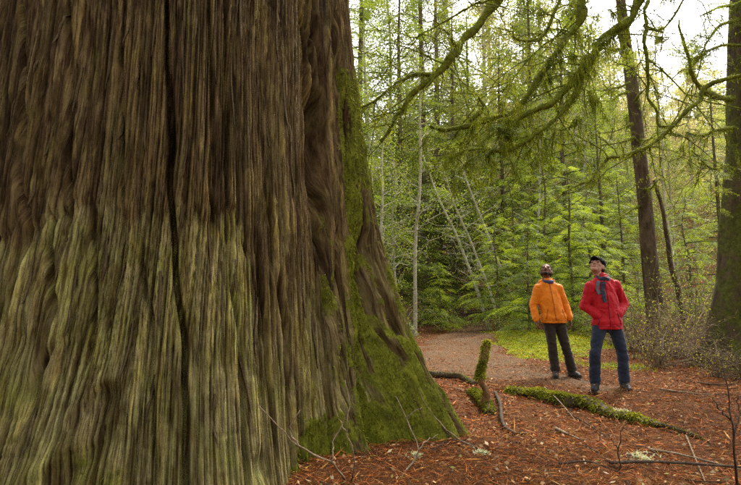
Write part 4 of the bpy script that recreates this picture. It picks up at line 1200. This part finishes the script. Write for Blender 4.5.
# many anonymous sticks among the needles
x, y = floor_pts(260, 2.6, 11)
k_ = outside_cedar(x, y, -.15); x, y = x[k_][:90], y[k_][:90]
proto = []
for s_ in range(6):
    t = np.linspace(-.5, .5, 8); C = np.stack([t, .05 * np.sin(t * 7 + s_) + .02 * rng.normal(size=8), .02 * np.cos(t * 9 + s_)], 1)
    V, Q = tube(C, np.linspace(.013, .006, 8) * (1 + .15 * rng.normal(size=8)), 5, .15, s_)
    proto.append((mesh_data('ground_stick', V, Q, None, True, MAT_DARKSTICK), mesh_data('ground_stick', V, Q, None, True, MAT_STICK)))
for k in range(len(x)):
    pale = rng.random() < .4
    o = link('ground_stick', proto[k % 6][int(pale)], None, (x[k], y[k], float(fine_h(x[k], y[k])) + .018)); sc = rng.uniform(.18, .6); o.scale = (sc, sc, sc * .8)
    o.rotation_euler = (rng.normal() * .1, rng.normal() * .08, rng.uniform(0, 6.28))
    tag(o, 'small pale stick among the fallen needles' if pale else 'small dark stick among the fallen needles', 'stick', 'pale small sticks on the floor' if pale else 'dark small sticks on the floor')

# standing bare twigs in the foreground
def twig(label, lines, r, mat=MAT_STICK, name='bare_twig'):
    first = np.array(lines[0][0]); a = Acc()
    for k, l in enumerate(lines):
        C = spline(np.array(l) - first, 14); C[1:-1] += rng.normal(size=(12, 3)) * .004
        V, Q = tube(C, np.linspace(r * (1 if k == 0 else .7), r * .35, 14), 6, .15, k)
        if k == 0: o = link(name, mesh_data(name, V, Q, None, True, mat), None, first)
        else: link('side_twig', mesh_data('side_twig', V, Q, None, True, mat), o)
    return tag(o, label, 'twig', 'bare twigs in the foreground')
def fp_(px, py, d): return tuple(at(px, py, d))
twig('forked bare twig standing in front of the cedar foot, bending to the left', [[gp(345, 484), fp_(330, 462, 2.95), fp_(300, 447, 2.9), fp_(280, 428, 2.85), fp_(258, 405, 2.8)], [fp_(331, 463, 2.95), fp_(334, 440, 3.0), fp_(345, 415, 3.0), fp_(341, 398, 3.0)], [fp_(300, 447, 2.9), fp_(290, 430, 2.9), fp_(300, 410, 2.9)]], .007)
twig('crooked upright bare twig in front of the mossy cedar lobe', [[gp(352, 484), fp_(354, 455, 3.1), fp_(347, 432, 3.1), fp_(349, 400, 3.1), fp_(345, 380, 3.1)], [fp_(347, 432, 3.1), fp_(338, 418, 3.1), fp_(334, 400, 3.1)]], .006)
twig('thin curved twig leaning on the outer cedar buttress', [[gp(482, 458), fp_(458, 438, 4.0), fp_(438, 420, 4.2), fp_(424, 400, 4.3), fp_(416, 382, 4.4)]], .006)
twig('forked twig rising from the needles by the cedar buttress', [[gp(402, 482), fp_(415, 458, 3.6), fp_(418, 448, 3.6), fp_(408, 422, 3.7), fp_(400, 405, 3.75), fp_(395, 396, 3.8)], [fp_(418, 450, 3.6), fp_(428, 440, 3.65), fp_(438, 434, 3.7)], [fp_(406, 418, 3.7), fp_(416, 410, 3.7), fp_(422, 408, 3.7)]], .007)
twig('tall bare sapling twig at the right picture edge', [[gp(737, 484), fp_(734, 440, 3.15), fp_(729, 405, 3.15), fp_(724, 368, 3.15)], [fp_(731, 420, 3.15), fp_(722, 412, 3.1), fp_(712, 398, 3.1)], [fp_(733, 435, 3.15), fp_(739, 415, 3.2), fp_(738, 395, 3.2)]], .008, MAT_DARKSTICK)
twig('short upright dark twig below the mossy log', [[gp(620, 478), fp_(619, 450, 3.45), fp_(622, 430, 3.45), fp_(628, 422, 3.45)], [fp_(619, 450, 3.45), fp_(612, 440, 3.45), fp_(608, 434, 3.45)]], .005, MAT_DARKSTICK)

# pale lichen clumps
MAT_LICHEN = mat_leaf('lichen', (.30, .33, .18), (.48, .50, .32), (.70, .70, .52), .3, 5.0, .1)
for px, py, r_, lab in ((622, 412, .11, 'whitish green lichen tuft on the ground beyond the mossy log'), (640, 462, .09, 'whitish lichen tuft on the needles near the bottom'), (416, 462, .035, 'tiny pale lichen tuft on the forked twig by the cedar'), (482, 463, .05, 'small grey-green lichen tuft below the standing mossy branch')):
    p = np.array(gp(px, py)); n = 260
    q = rng.normal(size=(n, 3)) * np.array([r_ * .5, r_ * .4, r_ * .16]); q[:, 2] = np.abs(q[:, 2])
    V, Q = blades(q, unit(rng.normal(size=(n, 3)) + np.array([0, 0, .6])), rng.uniform(.012, .04, n), rng.uniform(.006, .018, n))
    a = Acc(); a.add(V, Q, np.repeat(rng.random(n), 4))
    lo = link('lichen_tuft', a.build('lichen_tuft', MAT_LICHEN), None, p); tag(lo, lab, 'lichen', 'lichen tufts'); lo['kind'] = 'stuff'
# ================================================================== the two men
def capsule(p0, p1, r0, r1, su=1.0, ref=(1, 0, 0), nseg=16, cap=5):
    """closed tapered capsule; cross-section stretched by su along ref"""
    p0, p1 = np.asarray(p0, float), np.asarray(p1, float)
    w = unit(p1 - p0); u = np.asarray(ref, float); u = u - w * (u @ w)
    if np.linalg.norm(u) < 1e-3: u = np.array([0, 1.0, 0]) - w * w[1]
    u = unit(u); v = np.cross(w, u)
    th = np.linspace(0, 2 * math.pi, nseg, endpoint=False)
    rows = []
    for f in np.linspace(-math.pi / 2 + .12, 0, cap): rows.append((p0 + w * r0 * math.sin(f), r0 * math.cos(f)))
    for f in np.linspace(0, math.pi / 2 - .12, cap): rows.append((p1 + w * r1 * math.sin(f), r1 * math.cos(f)))
    V = np.concatenate([c + r * (su * np.cos(th)[:, None] * u + np.sin(th)[:, None] * v) for c, r in rows])
    n = len(rows); j = np.arange(nseg); k = (j + 1) % nseg
    Q = [np.stack([i * nseg + j, i * nseg + k, (i + 1) * nseg + k, (i + 1) * nseg + j], 1) for i in range(n - 1)]
    c0, c1 = len(V), len(V) + 1
    V = np.vstack([V, p0 - w * r0, p1 + w * r1])
    e = (n - 1) * nseg; jj = np.arange(0, nseg, 2)
    Q += [np.stack([np.full(len(jj), c0), (jj + 2) % nseg, jj + 1, jj], 1), np.stack([np.full(len(jj), c1), e + jj, e + jj + 1, e + (jj + 2) % nseg], 1)]
    return V, np.concatenate(Q)

def ellipsoid(c, r, R=None, n=16):
    V, Q = capsule((0, 0, -1e-4), (0, 0, 1e-4), 1, 1, nseg=n, cap=7)
    V = V * np.asarray(r)
    if R is not None: V = V @ np.asarray(R).T
    return V + np.asarray(c), Q

def fuse(parts, voxel, smooth=4, name='tmp'):
    a = Acc()
    for V, Q in parts: a.add(V, Q)
    V, Q, _ = a.arrays()
    me = mesh_data(name, V, Q)
    o = bpy.data.objects.new(name, me); COL.objects.link(o)
    md = o.modifiers.new('r', 'REMESH'); md.mode = 'VOXEL'; md.voxel_size = voxel
    dg = bpy.context.evaluated_depsgraph_get(); dg.update()
    out = bpy.data.meshes.new_from_object(o.evaluated_get(dg))
    bpy.data.objects.remove(o); bpy.data.meshes.remove(me)
    nv = len(out.vertices)
    V = np.empty(nv * 3, np.float32); out.vertices.foreach_get('co', V); V = V.reshape(-1, 3).astype(float)
    E = np.empty(len(out.edges) * 2, np.int32); out.edges.foreach_get('vertices', E); E = E.reshape(-1, 2)
    Q = np.empty(len(out.loops), np.int32); out.loops.foreach_get('vertex_index', Q); Q = Q.reshape(-1, 4)
    bpy.data.meshes.remove(out)
    deg = np.bincount(E.ravel(), minlength=nv)[:, None]
    for _ in range(smooth):
        S_ = np.zeros_like(V)
        for k in range(3):
            S_[:, k] = np.bincount(E[:, 0], V[E[:, 1], k], nv) + np.bincount(E[:, 1], V[E[:, 0], k], nv)
        V = .45 * V + .55 * S_ / np.maximum(deg, 1)
    return V, Q

def normals(V, Q):
    a, b, c, d = (V[Q[:, i]] for i in range(4)); N = np.cross(c - a, d - b); out = np.zeros_like(V)
    for i in range(4):
        for k in range(3): out[:, k] += np.bincount(Q[:, i], N[:, k], len(V))
    return unit(out)

def folds(V, Q, amp, freq, stretch=(1, 1, 1), seed=0):
    N = normals(V, Q)
    p = V * freq * np.asarray(stretch)
    p = p + .6 * np.stack([noise3(V * 6 + 3, seed), noise3(V * 6 + 11, seed), noise3(V * 6 + 23, seed)], 1)
    n1 = 1 - np.abs(noise3(p, seed)) * 2
    n2 = 1 - np.abs(noise3(p * 2.1 + 4, seed + 1)) * 2
    cr = np.exp(-(noise3(p * 1.25 + 31, seed + 2) / .10) ** 2) * sstep(-.2, .4, noise3(V * 5 + 17, seed + 3))   # sharp creases
    return V + N * (amp * (n1 * .7 + n2 * .3 - .75 * cr))[:, None]

def cloth(name, c, rough=.75, sheen=.05, weave=600, var=.25, spec=.25):
    m = NT(name); co = geo(m)
    n1 = m.noise(co, 9, 5, .7); n2 = m.noise(co, weave, 2, .5)
    col = m.mix(m.math('MULTIPLY', n1, var * 2), c, tuple(x * .6 for x in c))
    return m.surf(col, rough, m.bump(n2, .3, .002, m.bump(n1, .4, .01)), spec, sheen)
def skin(name, c):
    m = NT(name); co = geo(m)
    col = m.mix(m.ramp(m.noise(co, 22, 4), [(.35, (0, 0, 0)), (.7, (.3, .3, .3))]), c, (c[0] * 1.05, c[1] * .8, c[2] * .75))
    mm = m.surf(col, .6, None, .2)
    mm.node_tree.nodes['Principled BSDF'].inputs['Subsurface Weight'].default_value = .12
    mm.node_tree.nodes['Principled BSDF'].inputs['Subsurface Radius'].default_value = (.02, .008, .005)
    return mm

def rx(a): c, s = math.cos(a), math.sin(a); return np.array([[1, 0, 0], [0, c, -s], [0, s, c]])
def rz(a): c, s = math.cos(a), math.sin(a); return np.array([[c, -s, 0], [s, c, 0], [0, 0, 1]])
def ry(a): c, s = math.cos(a), math.sin(a); return np.array([[c, 0, s], [0, 1, 0], [-s, 0, c]])

def hand(wr, el, side, grip=.35, spread=1.0):
    """palm, four fingers and thumb hanging from the wrist; side -1 / +1 is the side of the body the hand is on"""
    d = unit(np.asarray(wr) - np.asarray(el)); d = unit(d * .7 + np.array([0, -.05, -.4]))
    across = unit(np.cross(d, [side, 0, 0.0])); across = across if across[1] < 0 else -across      # from little finger to thumb: forwards
    inn = unit(np.cross(d, across)); inn = inn if inn[0] * -side > 0 else -inn                        # towards the body
    wr = np.asarray(wr)
    parts = [capsule(wr + d * .01, wr + d * .085, .030, .037, 1.0, across)]
    V, Q = parts[0]; c = wr + d * .045; dep = (V - c) @ inn; V = V - inn * (dep * .5)[:, None]; parts = [(V, Q)]
    for k, (off, ln) in enumerate(((.030, .072), (.010, .082), (-.011, .076), (-.030, .060))):
        p = wr + d * .088 + across * off
        d1 = unit(d + inn * grip + across * off * 2 * spread); p1 = p + d1 * ln * .5
        d2 = unit(d + inn * grip * 2.6); p2 = p1 + d2 * ln * .5
        parts += [capsule(p - d * .015, p1, .0098, .0090, nseg=8, cap=3), capsule(p1, p2, .0090, .0076, nseg=8, cap=3)]
    p = wr + d * .03 + across * .032; d1 = unit(d * .75 + across * .75 + inn * .25); p1 = p + d1 * .038; p2 = p1 + unit(d + across * .2 + inn * .3) * .032
    parts += [capsule(p - d1 * .012, p1, .0135, .0115, nseg=8, cap=3), capsule(p1, p2, .0115, .009, nseg=8, cap=3)]
    return parts

def head_parts(M, c):
    """head in its own frame (face to -Y), turned by M about c"""
    e = lambda p, r, R=None: (lambda V, Q: (V @ M.T + c, Q))(*ellipsoid(p, r, R))
    k = lambda a, b, r0, r1, su=1.0: (lambda V, Q: (V @ M.T + c, Q))(*capsule(a, b, r0, r1, su))
    P = [e((0, .012, .035), (.076, .097, .098)), e((0, -.025, -.045), (.060, .068, .062)), e((0, -.020, -.01), (.068, .075, .075)), k((-.016, -.078, -.092), (.016, -.078, -.092), .022, .022),
         k((0, -.090, .028), (0, -.112, -.016), .010, .0155), k((-.011, -.102, -.020), (.011, -.102, -.020), .010, .010), k((-.042, -.078, .034), (.042, -.078, .034), .014, .014),
         k((-.020, -.089, -.054), (.020, -.089, -.054), .010, .010), k((-.018, -.087, -.066), (.018, -.087, -.066), .010, .010), e((-.044, -.062, -.012), (.022, .026, .024)), e((.044, -.062, -.012), (.022, .026, .024)),
         e((-.076, .012, -.002), (.010, .022, .032)), e((.076, .012, -.002), (.010, .022, .032))]
    return P

def build_person(spec):
    J = {k: np.array(v, float) for k, v in spec['joints'].items()}
    loc = spec['loc']
    M = 1.12 * rz(spec['head_yaw']) @ rx(spec['head_pitch']) @ ry(spec.get('head_roll', 0))
    hc = J['head']
    nk = J['neck']
    body = head_parts(M, hc)
    body += [capsule(nk - [0, 0, .06], hc + M @ np.array([0, .02, -.06]), .060, .056), capsule(J['hipL'] + [0, 0, .04], J['hipR'] + [0, 0, .04], .088, .088), capsule((J['hipL'] + J['hipR']) / 2, (J['shL'] + J['shR']) / 2 - [0, 0, .14], .092, .095, 1.25),
             capsule(J['shL'], J['shR'], .045, .045), capsule((J['shL'] + J['shR']) / 2 - [0, 0, .16], (J['shL'] + J['shR']) / 2 - [0, 0, .04], .092, .078, 1.35)]
    for s in 'LR':
        body += [capsule(J['sh' + s], J['el' + s], .044, .038), capsule(J['el' + s], J['wr' + s], .038, .028)]
        body += hand(J['wr' + s], J['el' + s], -1 if s == 'L' else 1) if not spec['pockets'] else [(V_ + np.array([-.10 * J['wr' + s][0], .075, -.0]), Q_) for V_, Q_ in hand(J['wr' + s], J['el' + s], -1 if s == 'L' else 1)]
        body += [capsule(J['hip' + s], J['kn' + s], .072, .050), capsule(J['kn' + s], J['an' + s], .050, .036), capsule(J['an' + s] - [0, 0, .02], J['an' + s] + spec['toe' + s] * .6 - [0, 0, .03], .035, .028)]
    V, Q = fuse(body, .0072, 2, 'body')
    MS = skin('skin', spec['skin'])
    p = link('person', mesh_data('person_body', V, Q, None, True, MS), None, loc)
    tag(p, spec['label'], 'person', 'two men on the path')
    def part(name, parts, voxel, sm, mat, amp=0, freq=10, stretch=(1, 1, 1), seed=0, cut=None, parent=None):
        V, Q = fuse(parts, voxel, sm)
        if amp: V = folds(folds(V, Q, amp, freq, stretch, seed), Q, amp * .16, freq * 2.7, stretch, seed + 40)
        if cut is not None: V = cut(V)
        me = mesh_data(name, V, Q, None, True, mat)
        return link(name, me, parent or p), V, Q
    # --- trousers
    mt = cloth('trouser_cloth', spec['trousers'], .85, .1)
    tp = [capsule(J['hipL'] + [0, 0, .03], J['hipR'] + [0, 0, .03], .092, .092), capsule((J['hipL'] + J['hipR']) / 2 - [0, 0, .02], (J['hipL'] + J['hipR']) / 2 + [0, 0, .03], .100, .100)]
    for s in 'LR':
        fw = np.array([0, .012, 0])
        tp += [capsule(J['hip' + s], J['kn' + s], .090, .066), capsule(J['kn' + s], J['an' + s] + [0, .005, .03], .066, spec['cuff'])]
    _, _, _ = part('trousers', tp, .0095, 4, mt, .010, 12, (.8, .8, 1.6), spec['seed'])
    # --- boots
    mb = cloth('boot_leather', spec['boots'], .6, 0, 200)
    msole = cloth('boot_sole', (.02, .018, .016), .8, 0, 100)
    for s in 'LR':
        a, t = J['an' + s], spec['toe' + s]; tn = unit(t)
        sole_z = .028
        base = np.array([a[0], a[1], sole_z])
        bp = [capsule(a + [0, 0, .06], a - [0, 0, .01], .058, .052), capsule(base - tn * .045 + [0, 0, .022], base + t * .75 + [0, 0, .022], .044, .043), capsule(base + t * .2 + [0, 0, .05], base + t * .6 + [0, 0, .03], .045, .036), capsule(base + t * .75 + [0, 0, .016], base + t + [0, 0, .012], .043, .036)]
        b, _, _ = part('boot', bp, .006, 3, mb, .003, 30, seed=3)
        sp = []
        for q0, q1, r0_, r1_ in ((base - tn * .05, base + t * .5, .046, .042), (base + t * .5, base + t * 1.02, .042, .040)):
            Vc, Qc = capsule(q0, q1, r0_, r1_, 1.0, (0, 0, 1)); Vc[:, 2] = sole_z + (Vc[:, 2] - sole_z) * .32 - .012; sp.append((Vc, Qc))
        part('sole', sp, .006, 1, msole, parent=b)
    # --- jacket
    mj = cloth('jacket_cloth', spec['jacket'], .65, .04, 700, .22, .2)
    hem = spec['hem']
    shc = (J['shL'] + J['shR']) / 2; hpc = (J['hipL'] + J['hipR']) / 2
    low = np.array([hpc[0], hpc[1], hem + .075])
    jp = [capsule(low + [-.066, 0, 0], low + [.066, 0, 0], .132, .132), capsule(low + [-.062, 0, -.06], low + [.062, 0, -.06], .132, .132), capsule(low + [0, 0, .03], shc - [0, 0, .16], .128, .130, 1.38), capsule(shc - [0, 0, .20], shc - [0, .0, .08], .130, .110, 1.45),
          capsule(J['shL'] - [0, 0, .016], J['shR'] - [0, 0, .016], .066, .066), capsule(J['shL'] + [.03, 0, .0], nk - [0, 0, .01], .056, .066), capsule(J['shR'] - [.03, 0, .0], nk - [0, 0, .01], .056, .066), capsule(shc - [0, 0, .02], nk + [0, .005, .01], .098, .070, 1.1)]
    for s in 'LR':
        e, w_ = J['el' + s], J['wr' + s]
        jp += [capsule(J['sh' + s], e, .068, .058), capsule(e, w_ + (e - w_) * .12, .058, spec['sleeve'])]
    def cut(V):
        V = V.copy()
        lo = V[:, 2] < hem
        near_body = np.hypot(V[:, 0] - hpc[0], V[:, 1] - hpc[1]) < .24
        V[:, 2] = np.where(lo & near_body, hem - (hem - V[:, 2]) * .12, V[:, 2])
        return V
    jk, JV, JQ = part('jacket', jp, .0085, 8, mj, spec['fold'], 9.5, (1.1, 1.1, .75), spec['seed'] + 5, cut)
    bvh = BVHTree.FromPolygons([tuple(v) for v in JV], [tuple(q) for q in JQ])
    def surf_pt(x, z, off=.004):
        h = bvh.ray_cast(Vector((x, -1.5, z)), Vector((0, 1, 0)))
        return np.array(h[0]) + np.array([0, -off, 0]) if h[0] is not None else None
    def strip_on(name, pts, w, mat, th=.004):
        P = np.array([q for q in (surf_pt(x, z, th) for x, z in pts) if q is not None])
        if len(P) < 2: return
        V, Q = tube(P, w, 6); return link(name, mesh_data(name, V, Q, None, True, mat), jk)
    mz_ = cloth('trim', spec['trim'], .5, 0, 100)
    zs_ = np.linspace(hem + .03, nk[2] - .035, 26); xs_ = np.interp(zs_, [hem, shc[2]], [hpc[0], shc[0]]) + spec['zip_dx']
    strip_on('zipper', list(zip(xs_, zs_)), .0055, mz_)
    for sg in (-1, 1):
        x0 = hpc[0] + sg * .115 + spec['zip_dx']
        strip_on('pocket', [(x0 + sg * t * .035, hem + .21 - t * .15) for t in np.linspace(0, 1, 9)], .0055, mz_)
    xs = np.linspace(hpc[0] - .17, hpc[0] + .17, 22)
    strip_on('hem_seam', [(x, hem + .035) for x in xs], .0035, mz_, .001)
    # collar: a standing band round the neck, open in front
    an_ = np.linspace(-.62 * math.pi, .62 * math.pi, 26) + math.pi / 2
    rows = []
    for rr_, zz_, yo in ((.098, -.02, .0), (.092, .03, .012), (.090, .055, .016), (.080, .055, .016), (.078, .0, .008)):
        rows.append(np.stack([nk[0] + rr_ * np.cos(an_), nk[1] + yo + rr_ * .95 * np.sin(an_), nk[2] + zz_ - .035 * np.cos((an_ - math.pi / 2)) * -1 * .3 + 0 * an_], 1))
    V = np.stack(rows, 1); n_, r_ = V.shape[:2]
    Q = [[i * r_ + j, (i + 1) * r_ + j, (i + 1) * r_ + (j + 1) % r_, i * r_ + (j + 1) % r_] for i in range(n_ - 1) for j in range(r_)]
    link('collar', mesh_data('collar', folds(V.reshape(-1, 3), np.array(Q), .004, 25), Q, None, True, mj), jk)
    for s in 'LR':
        e, w_ = J['el' + s], J['wr' + s]; q = w_ + (e - w_) * .06
        Vc, Qc = fuse([capsule(q + unit(e - w_) * .012, q - unit(e - w_) * .012, spec['sleeve'] * .93, spec['sleeve'] * .90, cap=3)], .006, 1)
        link('cuff', mesh_data('cuff', Vc, Qc, None, True, mz_ if spec['dark_cuff'] else mj), jk)
    # --- face
    me_ = cloth('eye', (.02, .014, .01), .2, 0, 50)
    for sg in (-1, 1):
        V, Q = ellipsoid((sg * .031, -.080, .012), (.014, .010, .0075)); link('eye', mesh_data('eye', V @ M.T + hc, Q, None, True, me_), p)
    mh = cloth('hair', spec['hair'], .85, 0, 120, .4, .08)
    for sg in (-1, 1):
        V, Q = capsule((sg * .015, -.0905, .036), (sg * .047, -.078, .036), .0055, .004); link('eyebrow', mesh_data('eyebrow', V @ M.T + hc, Q, None, True, mh), p)
    V, Q = capsule((-.019, -.0975, -.060), (.019, -.0975, -.060), .0048, .0048); link('mouth', mesh_data('mouth', V @ M.T + hc, Q, None, True, cloth('lips', (.20, .07, .055), .5, 0, 50)), p)
    hp = [ellipsoid((0, .026, .055), (.081, .096, .090)), ellipsoid((0, .050, .005), (.077, .068, .070))]
    hp = [(V @ M.T + hc, Q) for V, Q in hp]
    if not spec['cap']: part('hair', hp, .005, 2, mh, .004, 55, seed=8)
    else:
        part('hair', [(V @ M.T + hc, Q) for V, Q in (ellipsoid((0, .048, -.005), (.080, .066, .06)),)], .005, 2, mh, .003, 55, seed=8)
        mc_ = cloth('cap_cloth', (.008, .008, .009), .85, 0, 300, .2, .1)
        cp = [ellipsoid((0, .016, .068), (.089, .109, .080)), capsule((-.066, -.03, .052), (.066, -.03, .052), .030, .030)]
        cpo, _, _ = part('cap', [(V @ M.T + hc, Q) for V, Q in cp], .005, 3, mc_)
        br = []
        for u in np.linspace(-1, 1, 9):
            br.append(capsule((u * .062, -.075 + .02 * u * u, .060 - .012 * u * u), (u * .052, -.158 + .045 * u * u, .050 - .016 * u * u), .008, .006, nseg=8, cap=3))
        part('brim', [(V @ M.T + hc, Q) for V, Q in br], .004, 2, mc_, parent=cpo)
    if spec.get('beard'):
        bp = [capsule((-.046, -.046, -.066), (-.012, -.082, -.090), .020, .022), capsule((.046, -.046, -.066), (.012, -.082, -.090), .020, .022), capsule((-.010, -.084, -.092), (.010, -.084, -.092), .021, .021), capsule((-.024, -.092, -.042), (.024, -.092, -.042), .006, .006), capsule((-.060, -.018, -.02), (-.050, -.042, -.06), .010, .018), capsule((.060, -.018, -.02), (.050, -.042, -.06), .010, .018)]
        part('beard', [(V @ M.T + hc, Q) for V, Q in bp], .005, 1, mh, .003, 70, seed=9)
    return p, part, strip_on, surf_pt

of = on_ground(563, 378)
orange, o_part, o_strip, _ = build_person(dict(
    loc=(of[0], of[1], float(fine_h(of[0], of[1])) + .014), seed=3, label='bearded man in an orange jacket and dark trousers, gazing up',
    joints=dict(head=(-.165, .08, 1.645), neck=(-.160, .045, 1.485), shL=(-.320, .035, 1.39), shR=(.005, .040, 1.385), elL=(-.400, .05, 1.125), elR=(.110, .07, 1.135), wrL=(-.390, -.03, .89), wrR=(.135, -.02, .90),
                hipL=(-.190, 0, .88), hipR=(-.030, 0, .88), knL=(-.160, -.04, .47), knR=(.050, -.03, .47), anL=(-.115, 0, .10), anR=(.155, .02, .10)),
    toeL=np.array([-.05, -.15, 0]), toeR=np.array([.05, -.15, 0]), head_yaw=-.40, head_pitch=-.60, skin=(.15, .075, .043), trousers=(.028, .020, .013), boots=(.03, .022, .016), jacket=(.70, .20, .006), trim=(.35, .09, .01),
    hem=.845, sleeve=.055, fold=.011, zip_dx=.0, cuff=.072, dark_cuff=False, hair=(.022, .014, .009), cap=False, beard=True, pockets=False))
o_nk = np.array((-.160, .045, 1.485))
th = np.linspace(0, 2 * math.pi, 28)
V, Q = tube(np.stack([o_nk[0] + .066 * np.cos(th), o_nk[1] - .004 + .066 * np.sin(th), o_nk[2] + .012 - .022 * (np.sin(th) < 0) * np.abs(np.sin(th))], 1), .030, 10, .4, 4)
link('neck_scarf', mesh_data('neck_scarf', V, Q, None, True, cloth('blue_fabric', (.05, .06, .13), .8)), orange)
# loose hood lying on the shoulders
o_part('hood', [capsule((-.245, .12, 1.485), (-.075, .12, 1.485), .042, .042), capsule((-.25, .05, 1.50), (-.245, .12, 1.485), .026, .040), capsule((-.07, .05, 1.50), (-.075, .12, 1.485), .026, .040)], .007, 4, bpy.data.materials['jacket_cloth'], .006, 18, seed=2)

rf = on_ground(610, 391)
red, r_part, r_strip, r_surf = build_person(dict(
    loc=(rf[0], rf[1], float(fine_h(rf[0], rf[1])) + .014), seed=7, label='man in a red jacket, jeans and black cap, hands in pockets, looking up',
    joints=dict(head=(-.04, .10, 1.655), neck=(.0, .05, 1.495), shL=(-.185, .01, 1.395), shR=(.185, .06, 1.405), elL=(-.265, .05, 1.115), elR=(.315, .10, 1.145), wrL=(-.130, -.055, .985), wrR=(.135, -.045, .995),
                hipL=(-.085, 0, .88), hipR=(.105, .01, .88), knL=(-.215, -.09, .48), knR=(.195, -.01, .47), anL=(-.20, -.02, .10), anR=(.20, .0, .10)),
    toeL=np.array([-.085, -.14, 0]), toeR=np.array([-.02, -.16, 0]), head_yaw=-.72, head_pitch=-.62, head_roll=.0, skin=(.34, .18, .12), trousers=(.013, .018, .033), boots=(.018, .016, .016), jacket=(.40, .004, .010), trim=(.16, .004, .008),
    hem=.815, sleeve=.058, fold=.012, zip_dx=-.01, cuff=.068, dark_cuff=False, hair=(.02, .013, .009), cap=True, pockets=True))
ms = cloth('scarf_wool', (.018, .022, .042), .9, .3, 300)
nk = np.array((.0, .05, 1.495))
sp = []
for k in range(14):
    a0, a1 = k / 14 * 6.283, (k + 1) / 14 * 6.283
    f = lambda a: nk + np.array([.070 * math.cos(a), .070 * math.sin(a) - .006, .012 + .025 * math.sin(a) + .008 * math.sin(3 * a)])
    sp.append(capsule(f(a0), f(a1), .028, .028, nseg=10, cap=3))
tail = [q for q in (r_surf(x, z, .006) for x, z in ((-.03, 1.44), (-.045, 1.38), (-.055, 1.31), (-.06, 1.24), (-.055, 1.18))) if q is not None]
for a_, b_ in zip(tail[:-1], tail[1:]): sp.append(capsule(a_, b_, .008, .008, 3.4, (1, 0, 0), 12, 3))
r_part('scarf', sp, .005, 2, ms, .010, 26, seed=5)
lap = [q for q in (r_surf(x, z, .002) for x, z in ((-.085, 1.455), (-.11, 1.40), (-.115, 1.34), (-.10, 1.28))) if q is not None]
lp = [capsule(a_, b_, .007, .007, 4.0, (1, 0, 0), 12, 3) for a_, b_ in zip(lap[:-1], lap[1:])]
if lp: r_part('jacket_lining', lp, .006, 2, cloth('grey_lining', (.10, .115, .12), .8), .003, 22, seed=6)
